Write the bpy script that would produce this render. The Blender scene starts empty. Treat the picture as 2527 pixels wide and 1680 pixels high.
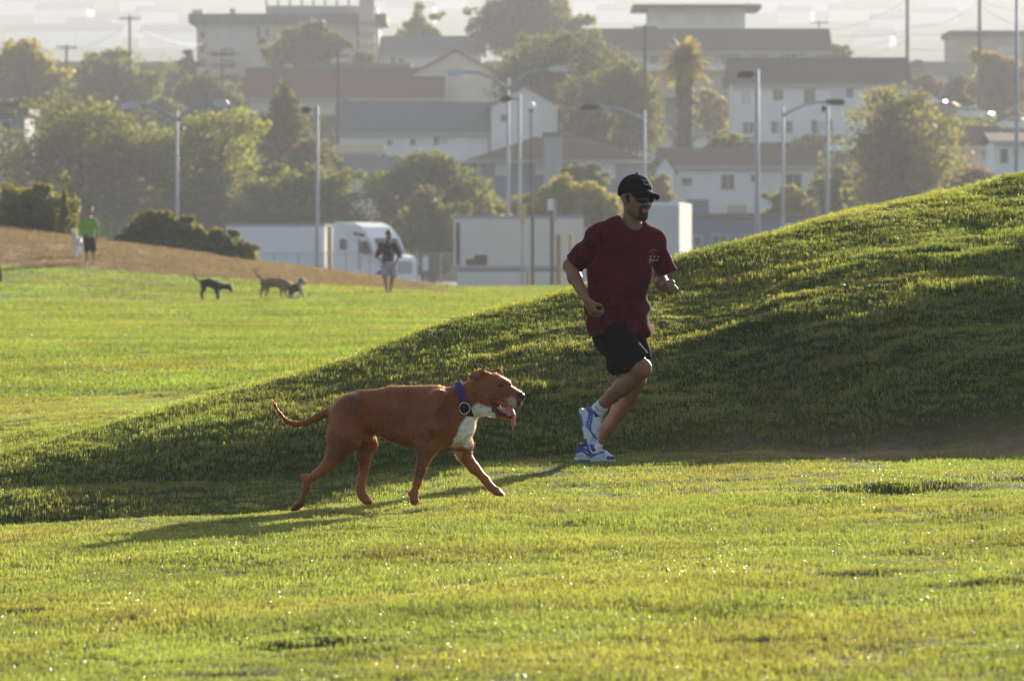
import bpy, bmesh, math, random
import numpy as np
from mathutils import Vector, Matrix
from mathutils.bvhtree import BVHTree

# ------------------------------------------------------------------ camera
FPX = 12450.0            # focal length in photograph pixels (2527 wide)
CX, HZ, EYE = 1263.5, 613.0, 1.288
SC = bpy.context.scene
COL = SC.collection
cam_d = bpy.data.cameras.new('camera')
cam = bpy.data.objects.new('camera', cam_d)
COL.objects.link(cam)
cam_d.sensor_fit = 'HORIZONTAL'
cam_d.sensor_width = 36.0
cam_d.lens = FPX / 2527.0 * 36.0
cam_d.clip_start = 0.5
cam_d.clip_end = 9000.0
cam.location = (0, 0, EYE)
cam.rotation_euler = (math.pi / 2 - math.atan((840.0 - HZ) / FPX), 0, 0)
cam_d.dof.use_dof = True
cam_d.dof.focus_distance = 28.5
cam_d.dof.aperture_fstop = 7.5
SC.camera = cam

# ------------------------------------------------------------------ light
SUN_EL, SUN_AZ = math.radians(13.8), math.radians(22.0)   # azimuth from +Y towards +X
SUN = Vector((math.sin(SUN_AZ) * math.cos(SUN_EL), math.cos(SUN_AZ) * math.cos(SUN_EL), math.sin(SUN_EL)))
world = bpy.data.worlds.new('World'); SC.world = world; world.use_nodes = True
wn = world.node_tree.nodes; wn.clear()
sky = wn.new('ShaderNodeTexSky'); sky.sky_type = 'NISHITA'; sky.sun_disc = False
sky.sun_elevation = SUN_EL; sky.sun_rotation = SUN_AZ
sky.altitude = 20; sky.air_density = 1.0; sky.dust_density = 2.0; sky.ozone_density = 1.0
bg = wn.new('ShaderNodeBackground'); bg.inputs['Strength'].default_value = 0.074
wo = wn.new('ShaderNodeOutputWorld')
world.node_tree.links.new(sky.outputs[0], bg.inputs[0]); world.node_tree.links.new(bg.outputs[0], wo.inputs[0])
sd = bpy.data.lights.new('sun', 'SUN'); sd.energy = 5.0; sd.angle = math.radians(0.53); sd.color = (1.0, 0.91, 0.76)
sun = bpy.data.objects.new('sun', sd); COL.objects.link(sun)
sun.location = (40, 100, 60)
sun.rotation_euler = SUN.to_track_quat('Z', 'Y').to_euler()
SC.view_settings.view_transform = 'Standard'; SC.view_settings.look = 'None'
SC.view_settings.exposure = 1.45; SC.view_settings.gamma = 1.0
SC.view_settings.use_curve_mapping = False
SC.render.engine = 'CYCLES'
cy = SC.cycles
cy.use_denoising = True; cy.denoiser = 'OPENIMAGEDENOISE'; cy.denoising_input_passes = 'RGB_ALBEDO_NORMAL'; cy.denoising_prefilter = 'ACCURATE'
cy.max_bounces = 6; cy.diffuse_bounces = 2; cy.glossy_bounces = 2; cy.transmission_bounces = 4
cy.volume_bounces = 0; cy.transparent_max_bounces = 6
cy.caustics_reflective = False; cy.caustics_refractive = False
cy.sample_clamp_indirect = 3.0; cy.sample_clamp_direct = 0.0

rng = np.random.default_rng(7)
random.seed(7)

# ------------------------------------------------------------------ helpers
def W(px, py, d):
    """photograph pixel at distance d -> place in the world"""
    return Vector(((px - CX) * d / FPX, d, EYE - (py - HZ) * d / FPX))

def nodes(m):
    m.use_nodes = True
    return m.node_tree.nodes, m.node_tree.links

MATS = {}
def mat(name, col, rough=0.7, var=0.12, scale=3.0, metal=0.0, spec=0.4, sheen=0.0, bump=0.0, bscale=None, attr=None, coat=0.0):
    if name in MATS: return MATS[name]
    m = bpy.data.materials.new(name); n, l = nodes(m)
    b = n['Principled BSDF']
    b.inputs['Roughness'].default_value = rough; b.inputs['Metallic'].default_value = metal
    b.inputs['Specular IOR Level'].default_value = spec
    if sheen: b.inputs['Sheen Weight'].default_value = sheen; b.inputs['Sheen Roughness'].default_value = 0.4
    if coat: b.inputs['Coat Weight'].default_value = coat
    tc = n.new('ShaderNodeTexCoord')
    nz = n.new('ShaderNodeTexNoise'); nz.inputs['Scale'].default_value = scale; nz.inputs['Detail'].default_value = 5
    l.new(tc.outputs['Object'], nz.inputs['Vector'])
    mr = n.new('ShaderNodeMapRange'); mr.inputs[1].default_value = 0.25; mr.inputs[2].default_value = 0.75
    mr.inputs[3].default_value = 1 - var; mr.inputs[4].default_value = 1 + var
    l.new(nz.outputs['Fac'], mr.inputs[0])
    mx = n.new('ShaderNodeVectorMath'); mx.operation = 'SCALE'
    if attr:
        at = n.new('ShaderNodeAttribute'); at.attribute_name = attr
        l.new(at.outputs['Color'], mx.inputs[0])
    else:
        mx.inputs[0].default_value = col[:3]
    l.new(mr.outputs[0], mx.inputs['Scale'])
    l.new(mx.outputs[0], b.inputs['Base Color'])
    if bump:
        n2 = n.new('ShaderNodeTexNoise'); n2.inputs['Scale'].default_value = bscale or scale * 6; n2.inputs['Detail'].default_value = 4
        l.new(tc.outputs['Object'], n2.inputs['Vector'])
        bp = n.new('ShaderNodeBump'); bp.inputs['Strength'].default_value = bump; bp.inputs['Distance'].default_value = 0.02
        l.new(n2.outputs['Fac'], bp.inputs['Height']); l.new(bp.outputs[0], b.inputs['Normal'])
    MATS[name] = m
    return m

def leaf_mat(name, col, trans, var=0.35, scale=0.6, rough=0.5, gloss=0.06, tmix=0.45, alt=None):
    """foliage: diffuse + light coming through + a thin gloss"""
    m = bpy.data.materials.new(name); n, l = nodes(m); n.clear()
    out = n.new('ShaderNodeOutputMaterial')
    tc = n.new('ShaderNodeNewGeometry')
    nz = n.new('ShaderNodeTexNoise'); nz.inputs['Scale'].default_value = scale; nz.inputs['Detail'].default_value = 4
    l.new(tc.outputs['Position'], nz.inputs['Vector'])
    oi = n.new('ShaderNodeObjectInfo')
    ad = n.new('ShaderNodeMath'); ad.operation = 'MULTIPLY_ADD'; ad.inputs[1].default_value = 0.35
    l.new(oi.outputs['Random'], ad.inputs[0]); l.new(nz.outputs['Fac'], ad.inputs[2])
    mr = n.new('ShaderNodeMapRange'); mr.inputs[1].default_value = 0.3; mr.inputs[2].default_value = 1.0
    mr.inputs[3].default_value = 1 - var; mr.inputs[4].default_value = 1 + var
    l.new(ad.outputs[0], mr.inputs[0])
    if alt:
        nb = n.new('ShaderNodeTexNoise'); nb.inputs['Scale'].default_value = scale * .45; nb.inputs['Detail'].default_value = 5; nb.inputs['Roughness'].default_value = .6
        l.new(tc.outputs['Position'], nb.inputs['Vector'])
        mb = n.new('ShaderNodeMapRange'); mb.inputs[1].default_value = .40; mb.inputs[2].default_value = .62; l.new(nb.outputs['Fac'], mb.inputs[0])
    def scaled(c, i=0):
        v = n.new('ShaderNodeVectorMath'); v.operation = 'SCALE'
        v.inputs[0].default_value = c; l.new(mr.outputs[0], v.inputs['Scale'])
        if alt:
            x = n.new('ShaderNodeMix'); x.data_type = 'RGBA'; x.inputs['A'].default_value = tuple(c) + (1,); x.inputs['B'].default_value = tuple(alt[i]) + (1,)
            l.new(mb.outputs[0], x.inputs['Factor']); l.new(x.outputs['Result'], v.inputs[0])
        return v.outputs[0]
    d = n.new('ShaderNodeBsdfDiffuse'); t = n.new('ShaderNodeBsdfTranslucent'); g = n.new('ShaderNodeBsdfGlossy')
    g.inputs['Roughness'].default_value = rough
    l.new(scaled(col), d.inputs['Color']); l.new(scaled(trans, 1), t.inputs['Color'])
    g.inputs['Color'].default_value = (1, 1, 1, 1)
    m1 = n.new('ShaderNodeMixShader'); m1.inputs[0].default_value = tmix
    l.new(d.outputs[0], m1.inputs[1]); l.new(t.outputs[0], m1.inputs[2])
    m2 = n.new('ShaderNodeMixShader'); m2.inputs[0].default_value = gloss
    l.new(m1.outputs[0], m2.inputs[1]); l.new(g.outputs[0], m2.inputs[2])
    l.new(m2.outputs[0], out.inputs['Surface'])
    MATS[name] = m
    return m

def link(o, parent=None):
    COL.objects.link(o)
    if parent is not None: o.parent = parent
    return o

def tag(o, label=None, cat=None, group=None, kind=None):
    if label: o['label'] = label
    if cat: o['category'] = cat
    if group: o['group'] = group
    if kind: o['kind'] = kind
    return o

def empty(name, loc=(0, 0, 0), rz=0.0):
    o = bpy.data.objects.new(name, None); o.location = loc; o.rotation_euler = (0, 0, rz)
    o.empty_display_size = 0.1
    return link(o)

def mesh_np(name, verts, faces, smooth=False):
    """verts (n,3), faces: (m,k) array or list of tuples"""
    me = bpy.data.meshes.new(name)
    if isinstance(faces, np.ndarray):
        v = np.asarray(verts, np.float32); k = faces.shape[1]; m = len(faces)
        me.vertices.add(len(v)); me.vertices.foreach_set('co', v.ravel())
        me.loops.add(m * k); me.loops.foreach_set('vertex_index', faces.astype(np.int32).ravel())
        me.polygons.add(m)
        me.polygons.foreach_set('loop_start', np.arange(0, m * k, k, dtype=np.int32))
        me.polygons.foreach_set('loop_total', np.full(m, k, np.int32))
        me.update(calc_edges=True); me.validate()
    else:
        me.from_pydata([tuple(map(float, p)) for p in verts], [], faces); me.update()
    if smooth: me.polygons.foreach_set('use_smooth', np.ones(len(me.polygons), bool))
    return me

def obj(name, me, m, parent=None, loc=None, rot=None):
    o = bpy.data.objects.new(name, me)
    if m is not None:
        me.materials.clear(); me.materials.append(m)
    if loc is not None: o.location = loc
    if rot is not None: o.rotation_euler = rot
    return link(o, parent)

class MB:
    """collects boxes, prisms and tubes into one mesh"""
    def __init__(s): s.v = []; s.f = []
    def add(s, v, f):
        b = len(s.v); s.v += [tuple(p) for p in v]; s.f += [tuple(i + b for i in q) for q in f]; return s
    def box(s, x0, x1, y0, y1, z0, z1, M=None):
        v = [(x0, y0, z0), (x1, y0, z0), (x1, y1, z0), (x0, y1, z0), (x0, y0, z1), (x1, y0, z1), (x1, y1, z1), (x0, y1, z1)]
        if M is not None: v = [tuple(M @ Vector(p)) for p in v]
        return s.add(v, [(0, 3, 2, 1), (4, 5, 6, 7), (0, 1, 5, 4), (1, 2, 6, 5), (2, 3, 7, 6), (3, 0, 4, 7)])
    def prism(s, prof, y0, y1, axis='y'):
        """profile [(x,z)] counter-clockwise seen from -y, pulled from y0 to y1"""
        n = len(prof)
        if axis == 'y': v = [(x, y0, z) for x, z in prof] + [(x, y1, z) for x, z in prof]
        else: v = [(y0, x, z) for x, z in prof] + [(y1, x, z) for x, z in prof]
        f = [tuple(range(n)), tuple(range(2 * n - 1, n - 1, -1))]
        for i in range(n):
            j = (i + 1) % n; f.append((i, i + n, j + n, j))
        return s.add(v, f)
    def tube(s, pts, r, n=8, caps=True):
        pts = [Vector(p) for p in pts]; rs = r if isinstance(r, (list, tuple)) else [r] * len(pts)
        v = []; f = []; up = Vector((0, 0, 1)); pn = None
        for i, p in enumerate(pts):
            t = (pts[min(i + 1, len(pts) - 1)] - pts[max(i - 1, 0)]).normalized()
            if pn is None:
                a = Vector((1, 0, 0)) if abs(t.x) < 0.8 else Vector((0, 1, 0))
                pn = (a - t * a.dot(t)).normalized()
            else: pn = (pn - t * pn.dot(t)).normalized()
            b = t.cross(pn)
            for k in range(n):
                a = 2 * math.pi * k / n
                v.append(tuple(p + (pn * math.cos(a) + b * math.sin(a)) * rs[i]))
        for i in range(len(pts) - 1):
            for k in range(n):
                k2 = (k + 1) % n
                f.append((i * n + k, i * n + k2, (i + 1) * n + k2, (i + 1) * n + k))
        if caps:
            f.append(tuple(range(n - 1, -1, -1))); f.append(tuple((len(pts) - 1) * n + k for k in range(n)))
        return s.add(v, f)
    def build(s, name, m, parent=None, smooth=False, loc=None, rot=None, bevel=0.0):
        me = mesh_np(name, s.v, s.f)
        if bevel:
            bm = bmesh.new(); bm.from_mesh(me)
            bmesh.ops.bevel(bm, geom=list(bm.edges), offset=bevel, segments=2, affect='EDGES', clamp_overlap=True)
            bm.to_mesh(me); bm.free()
        if smooth: me.polygons.foreach_set('use_smooth', np.ones(len(me.polygons), bool))
        return obj(name, me, m, parent, loc, rot)

# smooth value noise (numpy) for relief
_perm = np.random.default_rng(3).random((256, 256)).astype(np.float32)
def vnoise(x, y):
    xi = np.floor(x).astype(int); yi = np.floor(y).astype(int); fx = x - xi; fy = y - yi
    fx = fx * fx * fx * (fx * (fx * 6 - 15) + 10); fy = fy * fy * fy * (fy * (fy * 6 - 15) + 10)
    g = lambda a, b: _perm[a & 255, b & 255]
    return (g(xi, yi) * (1 - fx) + g(xi + 1, yi) * fx) * (1 - fy) + (g(xi, yi + 1) * (1 - fx) + g(xi + 1, yi + 1) * fx) * fy
def fbm(x, y, o=3):
    s = 0; a = 1; t = 0
    for i in range(o):
        s = s + a * vnoise(x * 2 ** i + 17.3 * i, y * 2 ** i + 5.1 * i); t += a; a *= 0.5
    return s / t - 0.5
def sstep(a, b, x):
    t = np.clip((x - a) / (b - a), 0, 1); return t * t * (3 - 2 * t)

# ------------------------------------------------------------------ implicit bodies
def V3(*a): return np.array(a, np.float32)
class SDF:
    """a solid grown from tapered capsules blended into one continuous surface"""
    def __init__(s, lo, hi, h):
        s.lo = np.array(lo, np.float32); s.h = h
        n = np.ceil((np.array(hi) - np.array(lo)) / h).astype(int) + 1
        s.V = np.full(n, 9.0, np.float32); s.n = n
    def _sub(s, mn, mx):
        i0 = np.clip(np.floor((mn - s.lo) / s.h).astype(int), 0, s.n - 1)
        i1 = np.clip(np.ceil((mx - s.lo) / s.h).astype(int) + 1, 1, s.n)
        sl = tuple(slice(a, b) for a, b in zip(i0, i1))
        ax = [s.lo[k] + s.h * np.arange(i0[k], i1[k], dtype=np.float32) for k in range(3)]
        return sl, ax[0][:, None, None], ax[1][None, :, None], ax[2][None, None, :]
    def cap(s, a, b, r1, r2=None, k=0.02, sq=None, op='u'):
        """sq = (axis vector, factor): thinner along that axis"""
        r2 = r1 if r2 is None else r2
        a = np.array(a, np.float32); b = np.array(b, np.float32)
        pad = max(r1, r2) * (max(1.0, sq[1]) if sq else 1) + k + 3 * s.h
        sl, X, Y, Z = s._sub(np.minimum(a, b) - pad, np.maximum(a, b) + pad)
        ba = b - a; l2 = float(ba @ ba) + 1e-9
        px, py, pz = X - a[0], Y - a[1], Z - a[2]
        t = np.clip((px * ba[0] + py * ba[1] + pz * ba[2]) / l2, 0, 1)
        dx, dy, dz = px - t * ba[0], py - t * ba[1], pz - t * ba[2]
        if sq:
            n = np.array(sq[0], np.float32); n = n / np.linalg.norm(n)
            e = (dx * n[0] + dy * n[1] + dz * n[2]) * (1 / sq[1] - 1)
            dx, dy, dz = dx + e * n[0], dy + e * n[1], dz + e * n[2]
        d = np.sqrt(dx * dx + dy * dy + dz * dz) - (r1 + (r2 - r1) * t)
        if sq and sq[1] < 1: d = d * (0.5 + 0.5 * sq[1])
        s._put(sl, d, k, op)
        return s
    def chain(s, pts, k=0.02, sq=None):
        """pts: [(x,y,z,r), ...]"""
        c = lambda r: max(r - .2 * k, .55 * r) if len(pts) > 2 else r      # blending swells the joints: take that off
        for p, q in zip(pts[:-1], pts[1:]):
            s.cap(p[:3], q[:3], c(p[3]), c(q[3]), k, sq)
        return s
    def _put(s, sl, d, k, op):
        v = s.V[sl]
        if op == 'u':
            hh = np.maximum(k - np.abs(v - d), 0) / k
            s.V[sl] = np.minimum(v, d) - hh * hh * k * 0.25
        elif op == 's':
            hh = np.maximum(k - np.abs(v + d), 0) / k
            s.V[sl] = np.maximum(v, -d) + hh * hh * k * 0.25
    def plane(s, p, n, k=0.004):
        """keep what lies behind the plane (towards -n)"""
        sl, X, Y, Z = s._sub(s.lo, s.lo + s.h * s.n)
        n = np.array(n, np.float32); n /= np.linalg.norm(n)
        d = (X - p[0]) * n[0] + (Y - p[1]) * n[1] + (Z - p[2]) * n[2]
        hh = np.maximum(k - np.abs(s.V - d), 0) / k
        s.V = np.maximum(s.V, d) + hh * hh * k * 0.25
        return s
    def warp(s, fn):
        sl, X, Y, Z = s._sub(s.lo, s.lo + s.h * s.n)
        s.V = s.V + fn(X, Y, Z).astype(np.float32); return s
    def mesh(s, name):
        V = np.clip(s.V, -1, 1); S = V < 0
        cs = [(i, j, k) for i in (0, 1) for j in (0, 1) for k in (0, 1)]
        n = np.array(V.shape) - 1
        cnt = sum(S[i:i + n[0], j:j + n[1], k:k + n[2]].astype(np.int8) for i, j, k in cs)
        act = (cnt > 0) & (cnt < 8)
        idx = np.full(act.shape, -1, np.int32); ii, jj, kk = np.nonzero(act); N = len(ii)
        idx[ii, jj, kk] = np.arange(N)
        acc = np.zeros((N, 3), np.float32); num = np.zeros(N, np.float32)
        for c in cs:
            for ax in range(3):
                if c[ax]: continue
                d = list(c); d[ax] = 1
                va = V[ii + c[0], jj + c[1], kk + c[2]]; vb = V[ii + d[0], jj + d[1], kk + d[2]]
                m = (va < 0) != (vb < 0)
                t = va[m] / (va[m] - vb[m])
                p = np.tile(np.array(c, np.float32), (int(m.sum()), 1)); p[:, ax] += t
                acc[m] += p; num[m] += 1
        verts = s.lo + s.h * (np.stack([ii, jj, kk], 1) + acc / num[:, None])
        F = []
        for ax in range(3):
            o = [1, 1, 1]; o[ax] = 0
            a = S[o[0]:n[0] + (ax == 0) * 0 if ax == 0 else n[0], o[1]:n[1], o[2]:n[2]]
            sh = [0, 0, 0]; sh[ax] = 1
            b = S[o[0] + sh[0]:n[0] + sh[0], o[1] + sh[1]:n[1] + sh[1], o[2] + sh[2]:n[2] + sh[2]]
            e = np.nonzero(a != b); ins = a[e]
            c0 = [e[0] + o[0], e[1] + o[1], e[2] + o[2]]
            u, w = (ax + 1) % 3, (ax + 2) % 3
            def cell(du, dw):
                c = [q.copy() for q in c0]; c[u] -= du; c[w] -= dw
                return idx[c[0], c[1], c[2]]
            q = np.stack([cell(1, 1), cell(0, 1), cell(0, 0), cell(1, 0)], 1)
            q[~ins] = q[~ins][:, ::-1]
            F.append(q)
        F = np.concatenate(F); F = F[(F >= 0).all(1)]
        return mesh_np(name, verts, F, smooth=True)

def paint(me, fn):
    """vertex colours of the thing itself; fn(xyz array) -> (n,3)"""
    n = len(me.vertices); co = np.empty(n * 3, np.float32); me.vertices.foreach_get('co', co); co = co.reshape(-1, 3)
    c = np.ones((n, 4), np.float32); c[:, :3] = fn(co)
    a = me.color_attributes.new('Col', 'FLOAT_COLOR', 'POINT'); a.data.foreach_set('color', c.ravel())
    return me
# ------------------------------------------------------------------ terrain
_cx = np.array([-9, -3.65, -2.1, -1.14, -0.39, 0.45, 1.18, 1.83, 2.42, 3.25, 3.62, 4.6, 7.0, 11.0])   # at 36 m
_cy = np.array([1290, 1120, 985, 890, 790, 720, 648, 584, 525, 462, 432, 375, 300, 330])
def ridge_y(x): return 34.2 + np.where(np.asarray(x) > 0, 0.90, 0.66) * x
def crest_z(x):
    d = ridge_y(x); px = x / d * FPX
    py = np.interp(px, _cx / 36.0 * FPX, _cy)
    return EYE - (py - HZ) * d / FPX
def tilt(x): return np.where(x > 0, 0.035 * x, 0.055 * x)
def lawn_z(x, y, bumps=True):
    x = np.asarray(x, float); y = np.asarray(y, float)
    fade = 1 - sstep(40, 75, y)
    xt = np.clip(x, -9, 9)
    z = tilt(xt) * fade * sstep(2, 16, y)
    # mound: a long bank, crest running off to the right and away
    yr = ridge_y(np.clip(x, -12, 14)); zc = np.maximum(crest_z(np.clip(x, -12, 14)), -1.0)
    yb = 30.45 - 0.10 * x + 0.2 * np.sin(x * 1.3)
    t = (y - yb) / np.maximum(yr - yb, 0.8)
    base = tilt(xt)
    h = np.maximum(zc - base, 0)
    tc = np.clip(t, 0, 1)
    ga, gb = 1.447 * tc, 0.2742 + 0.7258 * tc                 # steep foot, then a gentler shoulder
    hh = np.maximum(0.10 - np.abs(ga - gb), 0) / 0.10
    g = (np.minimum(ga, gb) - hh * hh * 0.025) * sstep(-0.02, 0.12, tc)
    back = np.where(t > 1, 1 - sstep(0, 1, (y - yr - 0.5) / 9.0), 1.0)
    z = z + h * g * back * np.where(y > yb, 1, 0)
    # a shallow swale at the foot of the bank, deeper to the left
    z = z - (0.02 + 0.19 * np.clip(-x - 0.3, 0, 3.2)) * np.exp(-((y - 28.7 - 0.12 * x) / 1.35) ** 2)
    # the bare slope rising at the far left
    z = z + 0.133 * np.maximum(0, -x - 2 - 0.0 * y) * sstep(122, 165, y)
    # far edge drops to the street
    z = z - (1.0 + np.maximum(z, 0)) * sstep(172, 196, y)
    if bumps:
        near = 1 - sstep(50, 90, y)
        mnd = sstep(30.2, 32, y) * (1 - sstep(40, 48, y))
        z = z + near * 0.05 * fbm(x * 0.55, y * 0.35, 3)
        z = z + near * (0.05 * fbm(x * 1.5 + 4, y * 0.9, 3) + 0.018 * fbm(x * 4, y * 2.5, 2))
        z = z + mnd * (1 - 0.88 * np.exp(-((y - yr) / 1.7) ** 2)) * (0.13 * fbm(x * 0.9 + 0.2 * y, y * 0.95 + 30 - 0.25 * x, 3) + 0.10 * fbm(x * 1.9, y * 3.8 - 1.6 * x, 3))
        z = z + sstep(50, 90, y) * 0.12 * fbm(x * 0.25, y * 0.08, 2)
        for (hx, hy, hw, hd) in HOLLOWS:
            dx = (x - hx) / (hw * 1.5); dy = (y - hy + 0.25 * (x - hx)) / (hw * 0.62)
            z = z - hd * np.exp(-(dx * dx + dy * dy)) + 0.55 * hd * np.exp(-(((x - hx) / (hw * 1.5)) ** 2 + ((y - hy - hw * 1.1) / (hw * 0.6)) ** 2))
    return z
def ground_pt(px, py):
    """where the ray through a photograph pixel meets flat ground near the camera"""
    d = EYE * FPX / (py - HZ); return ((px - CX) * d / FPX, d)
HOLLOWS = []
for (px, py, w, dp) in ((770, 1575, .17, .035), (80, 1445, .14, .035), (2200, 1238, .36, .05), (2420, 1225, .3, .035), (560, 1640, .1, .02),
                        (1340, 1650, .10, .015), (2150, 1445, .14, .02), (2430, 1485, .16, .025), (150, 1660, .12, .025), (1050, 1500, .09, .015),
                        (880, 1300, .2, .02), (1680, 1400, .1, .015), (1930, 1605, .12, .02), (400, 1600, .1, .015), (700, 1460, .1, .015)):
    gx, gy = ground_pt(px, py); HOLLOWS.append((gx, gy, w, dp * 0.95))

def axis(*segs):
    out = []
    for a, b, n in segs: out += list(np.linspace(a, b, n, endpoint=False))
    out.append(segs[-1][1]); return np.array(out)
xs = axis((-90, -24, 16), (-24, -8, 24), (-8, 8, 230), (8, 24, 24), (24, 90, 16))
ys = axis((-12, 10, 12), (10, 48, 540), (48, 75, 90), (75, 196, 150))
GX, GY = np.meshgrid(xs, ys, indexing='ij')
GZ = lawn_z(GX, GY)
nx, ny = GX.shape
I = np.arange(nx * ny).reshape(nx, ny)
F = np.stack([I[:-1, :-1].ravel(), I[1:, :-1].ravel(), I[1:, 1:].ravel(), I[:-1, 1:].ravel()], 1)
lawn_me = mesh_np('park_lawn', np.stack([GX.ravel(), GY.ravel(), GZ.ravel()], 1), F, smooth=True)

def bare(x, y):
    """0 = full grass, 1 = bare earth (worn track along the foot of the bank, dry far slope)"""
    yb = 30.1 - 0.05 * x
    tr = 1.15 * np.exp(-((y - yb - 0.3 * np.sin(x)) / 0.55) ** 2) * sstep(0.2, 2.0, x) * (1.0 + 1.2 * fbm(x * 1.5, y * 1.2, 3))
    tr2 = np.exp(-((y - 29.0) / 0.4) ** 2) * sstep(-1.2, 0.0, x) * 0.5 * (0.6 + 2.0 * fbm(x * 1.3 + 9, y * 1.5, 3))
    edge = 144 + 3 * fbm(x * 0.3, y * 0.1, 2)
    far = sstep(edge - 1.5, edge + 1.5, y) * sstep(-1.0, -5.0, x)
    band = 0.4 * np.exp(-((y - 124.5) / 2.2) ** 2) * sstep(3, -5, x + 4 * fbm(x * .3, y * .1))
    band2 = 0.5 * np.exp(-((y - 104) / 3.0) ** 2) * (0.7 + 1.2 * fbm(x * 0.2, y * 0.2))
    return np.clip(np.maximum.reduce([tr, tr2, far, band, band2]), 0, 1)

bareness = bare(GX.ravel(), GY.ravel()).astype(np.float32)
at = lawn_me.attributes.new('bare', 'FLOAT', 'POINT'); at.data.foreach_set('value', bareness)

def ground_material():
    m = bpy.data.materials.new('turf_soil'); n, l = nodes(m); b = n['Principled BSDF']
    b.inputs['Roughness'].default_value = 0.95; b.inputs['Specular IOR Level'].default_value = 0.1
    g = n.new('ShaderNodeNewGeometry')
    n1 = n.new('ShaderNodeTexNoise'); n1.inputs['Scale'].default_value = 0.9; n1.inputs['Detail'].default_value = 8
    n2 = n.new('ShaderNodeTexNoise'); n2.inputs['Scale'].default_value = 14; n2.inputs['Detail'].default_value = 6
    l.new(g.outputs['Position'], n1.inputs['Vector']); l.new(g.outputs['Position'], n2.inputs['Vector'])
    r1 = n.new('ShaderNodeValToRGB'); e = r1.color_ramp.elements
    e[0].position = 0.35; e[0].color = (0.03, 0.05, 0.008, 1); e[1].position = 0.65; e[1].color = (0.055, 0.075, 0.012, 1)
    l.new(n1.outputs['Fac'], r1.inputs['Fac'])
    r2 = n.new('ShaderNodeValToRGB'); e = r2.color_ramp.elements
    e[0].position = 0.3; e[0].color = (0.16, 0.105, 0.055, 1); e[1].position = 0.7; e[1].color = (0.27, 0.18, 0.10, 1)
    l.new(n2.outputs['Fac'], r2.inputs['Fac'])
    a = n.new('ShaderNodeAttribute'); a.attribute_name = 'bare'
    mx = n.new('ShaderNodeMix'); mx.data_type = 'RGBA'
    l.new(a.outputs['Fac'], mx.inputs['Factor']); l.new(r1.outputs['Color'], mx.inputs['A']); l.new(r2.outputs['Color'], mx.inputs['B'])
    l.new(mx.outputs['Result'], b.inputs['Base Color'])
    bp = n.new('ShaderNodeBump'); bp.inputs['Strength'].default_value = 0.5; bp.inputs['Distance'].default_value = 0.03
    l.new(n2.outputs['Fac'], bp.inputs['Height']); l.new(bp.outputs[0], b.inputs['Normal'])
    return m
lawn = obj('park_lawn', lawn_me, ground_material())
tag(lawn, kind='structure')

# street level, town hillside, far hill, wide ground sheet
m_asph = mat('asphalt', (0.06, 0.06, 0.062), 0.9, 0.2, 0.4)
obj('parking_lot', mesh_np('parking_lot', [(-300, 190, -1.0), (300, 190, -1.0), (300, 352, -1.0), (-300, 352, -1.0)], [(0, 1, 2, 3)]), m_asph)['kind'] = 'structure'
_pd = np.array([330, 352, 400, 480, 600, 700, 900, 1050, 1500, 2300, 3000, 3400, 3900])
_pz = np.array([-1.3, -1.0, 3.0, 9.6, 19.8, 27.2, 31.0, 30.0, 31.0, 98.0, 166.0, 178.0, 160.0])
def town_z(d): return np.interp(d, _pd, _pz)
def base_dist(py):
    """distance at which the hillside is seen at photograph row py"""
    ds = np.linspace(352, 760, 2000); rows = HZ - (town_z(ds) - EYE) * FPX / ds
    return float(np.interp(-py, -rows, ds))
xs2 = np.linspace(-760, 760, 110); ys2 = axis((351, 760, 70), (760, 1500, 20), (1500, 3900, 70))
GX2, GY2 = np.meshgrid(xs2, ys2, indexing='ij')
GZ2 = town_z(GY2) + (sstep(1500, 2100, GY2) * 9 * fbm(GX2 / 220 + 4, GY2 / 300, 4))
I2 = np.arange(GX2.size).reshape(GX2.shape)
F2 = np.stack([I2[:-1, :-1].ravel(), I2[1:, :-1].ravel(), I2[1:, 1:].ravel(), I2[:-1, 1:].ravel()], 1)
def hill_material():
    m = bpy.data.materials.new('dry_hillside'); n, l = nodes(m); b = n['Principled BSDF']
    b.inputs['Roughness'].default_value = 1.0; b.inputs['Specular IOR Level'].default_value = 0.0
    g = n.new('ShaderNodeNewGeometry')
    n1 = n.new('ShaderNodeTexNoise'); n1.inputs['Scale'].default_value = 0.03; n1.inputs['Detail'].default_value = 9; n1.inputs['Roughness'].default_value = 0.65
    l.new(g.outputs['Position'], n1.inputs['Vector'])
    r1 = n.new('ShaderNodeValToRGB'); e = r1.color_ramp.elements
    e[0].position = 0.4; e[0].color = (0.035, 0.042, 0.02, 1); e[1].position = 0.7; e[1].color = (0.11, 0.105, 0.06, 1)
    l.new(n1.outputs['Fac'], r1.inputs['Fac']); l.new(r1.outputs['Color'], b.inputs['Base Color'])
    return m
hillside = obj('hillside', mesh_np('hillside', np.stack([GX2.ravel(), GY2.ravel(), GZ2.ravel()], 1), F2, smooth=True), hill_material())
hillside['kind'] = 'structure'
obj('ground', mesh_np('ground', [(-4200, -4200, -3.5), (4200, -4200, -3.5), (4200, 4200, -3.5), (-4200, 4200, -3.5)], [(0, 1, 2, 3)]),
    mat('plain_earth', (0.16, 0.14, 0.09), 1.0, 0.3, 0.01))['kind'] = 'structure'
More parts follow.
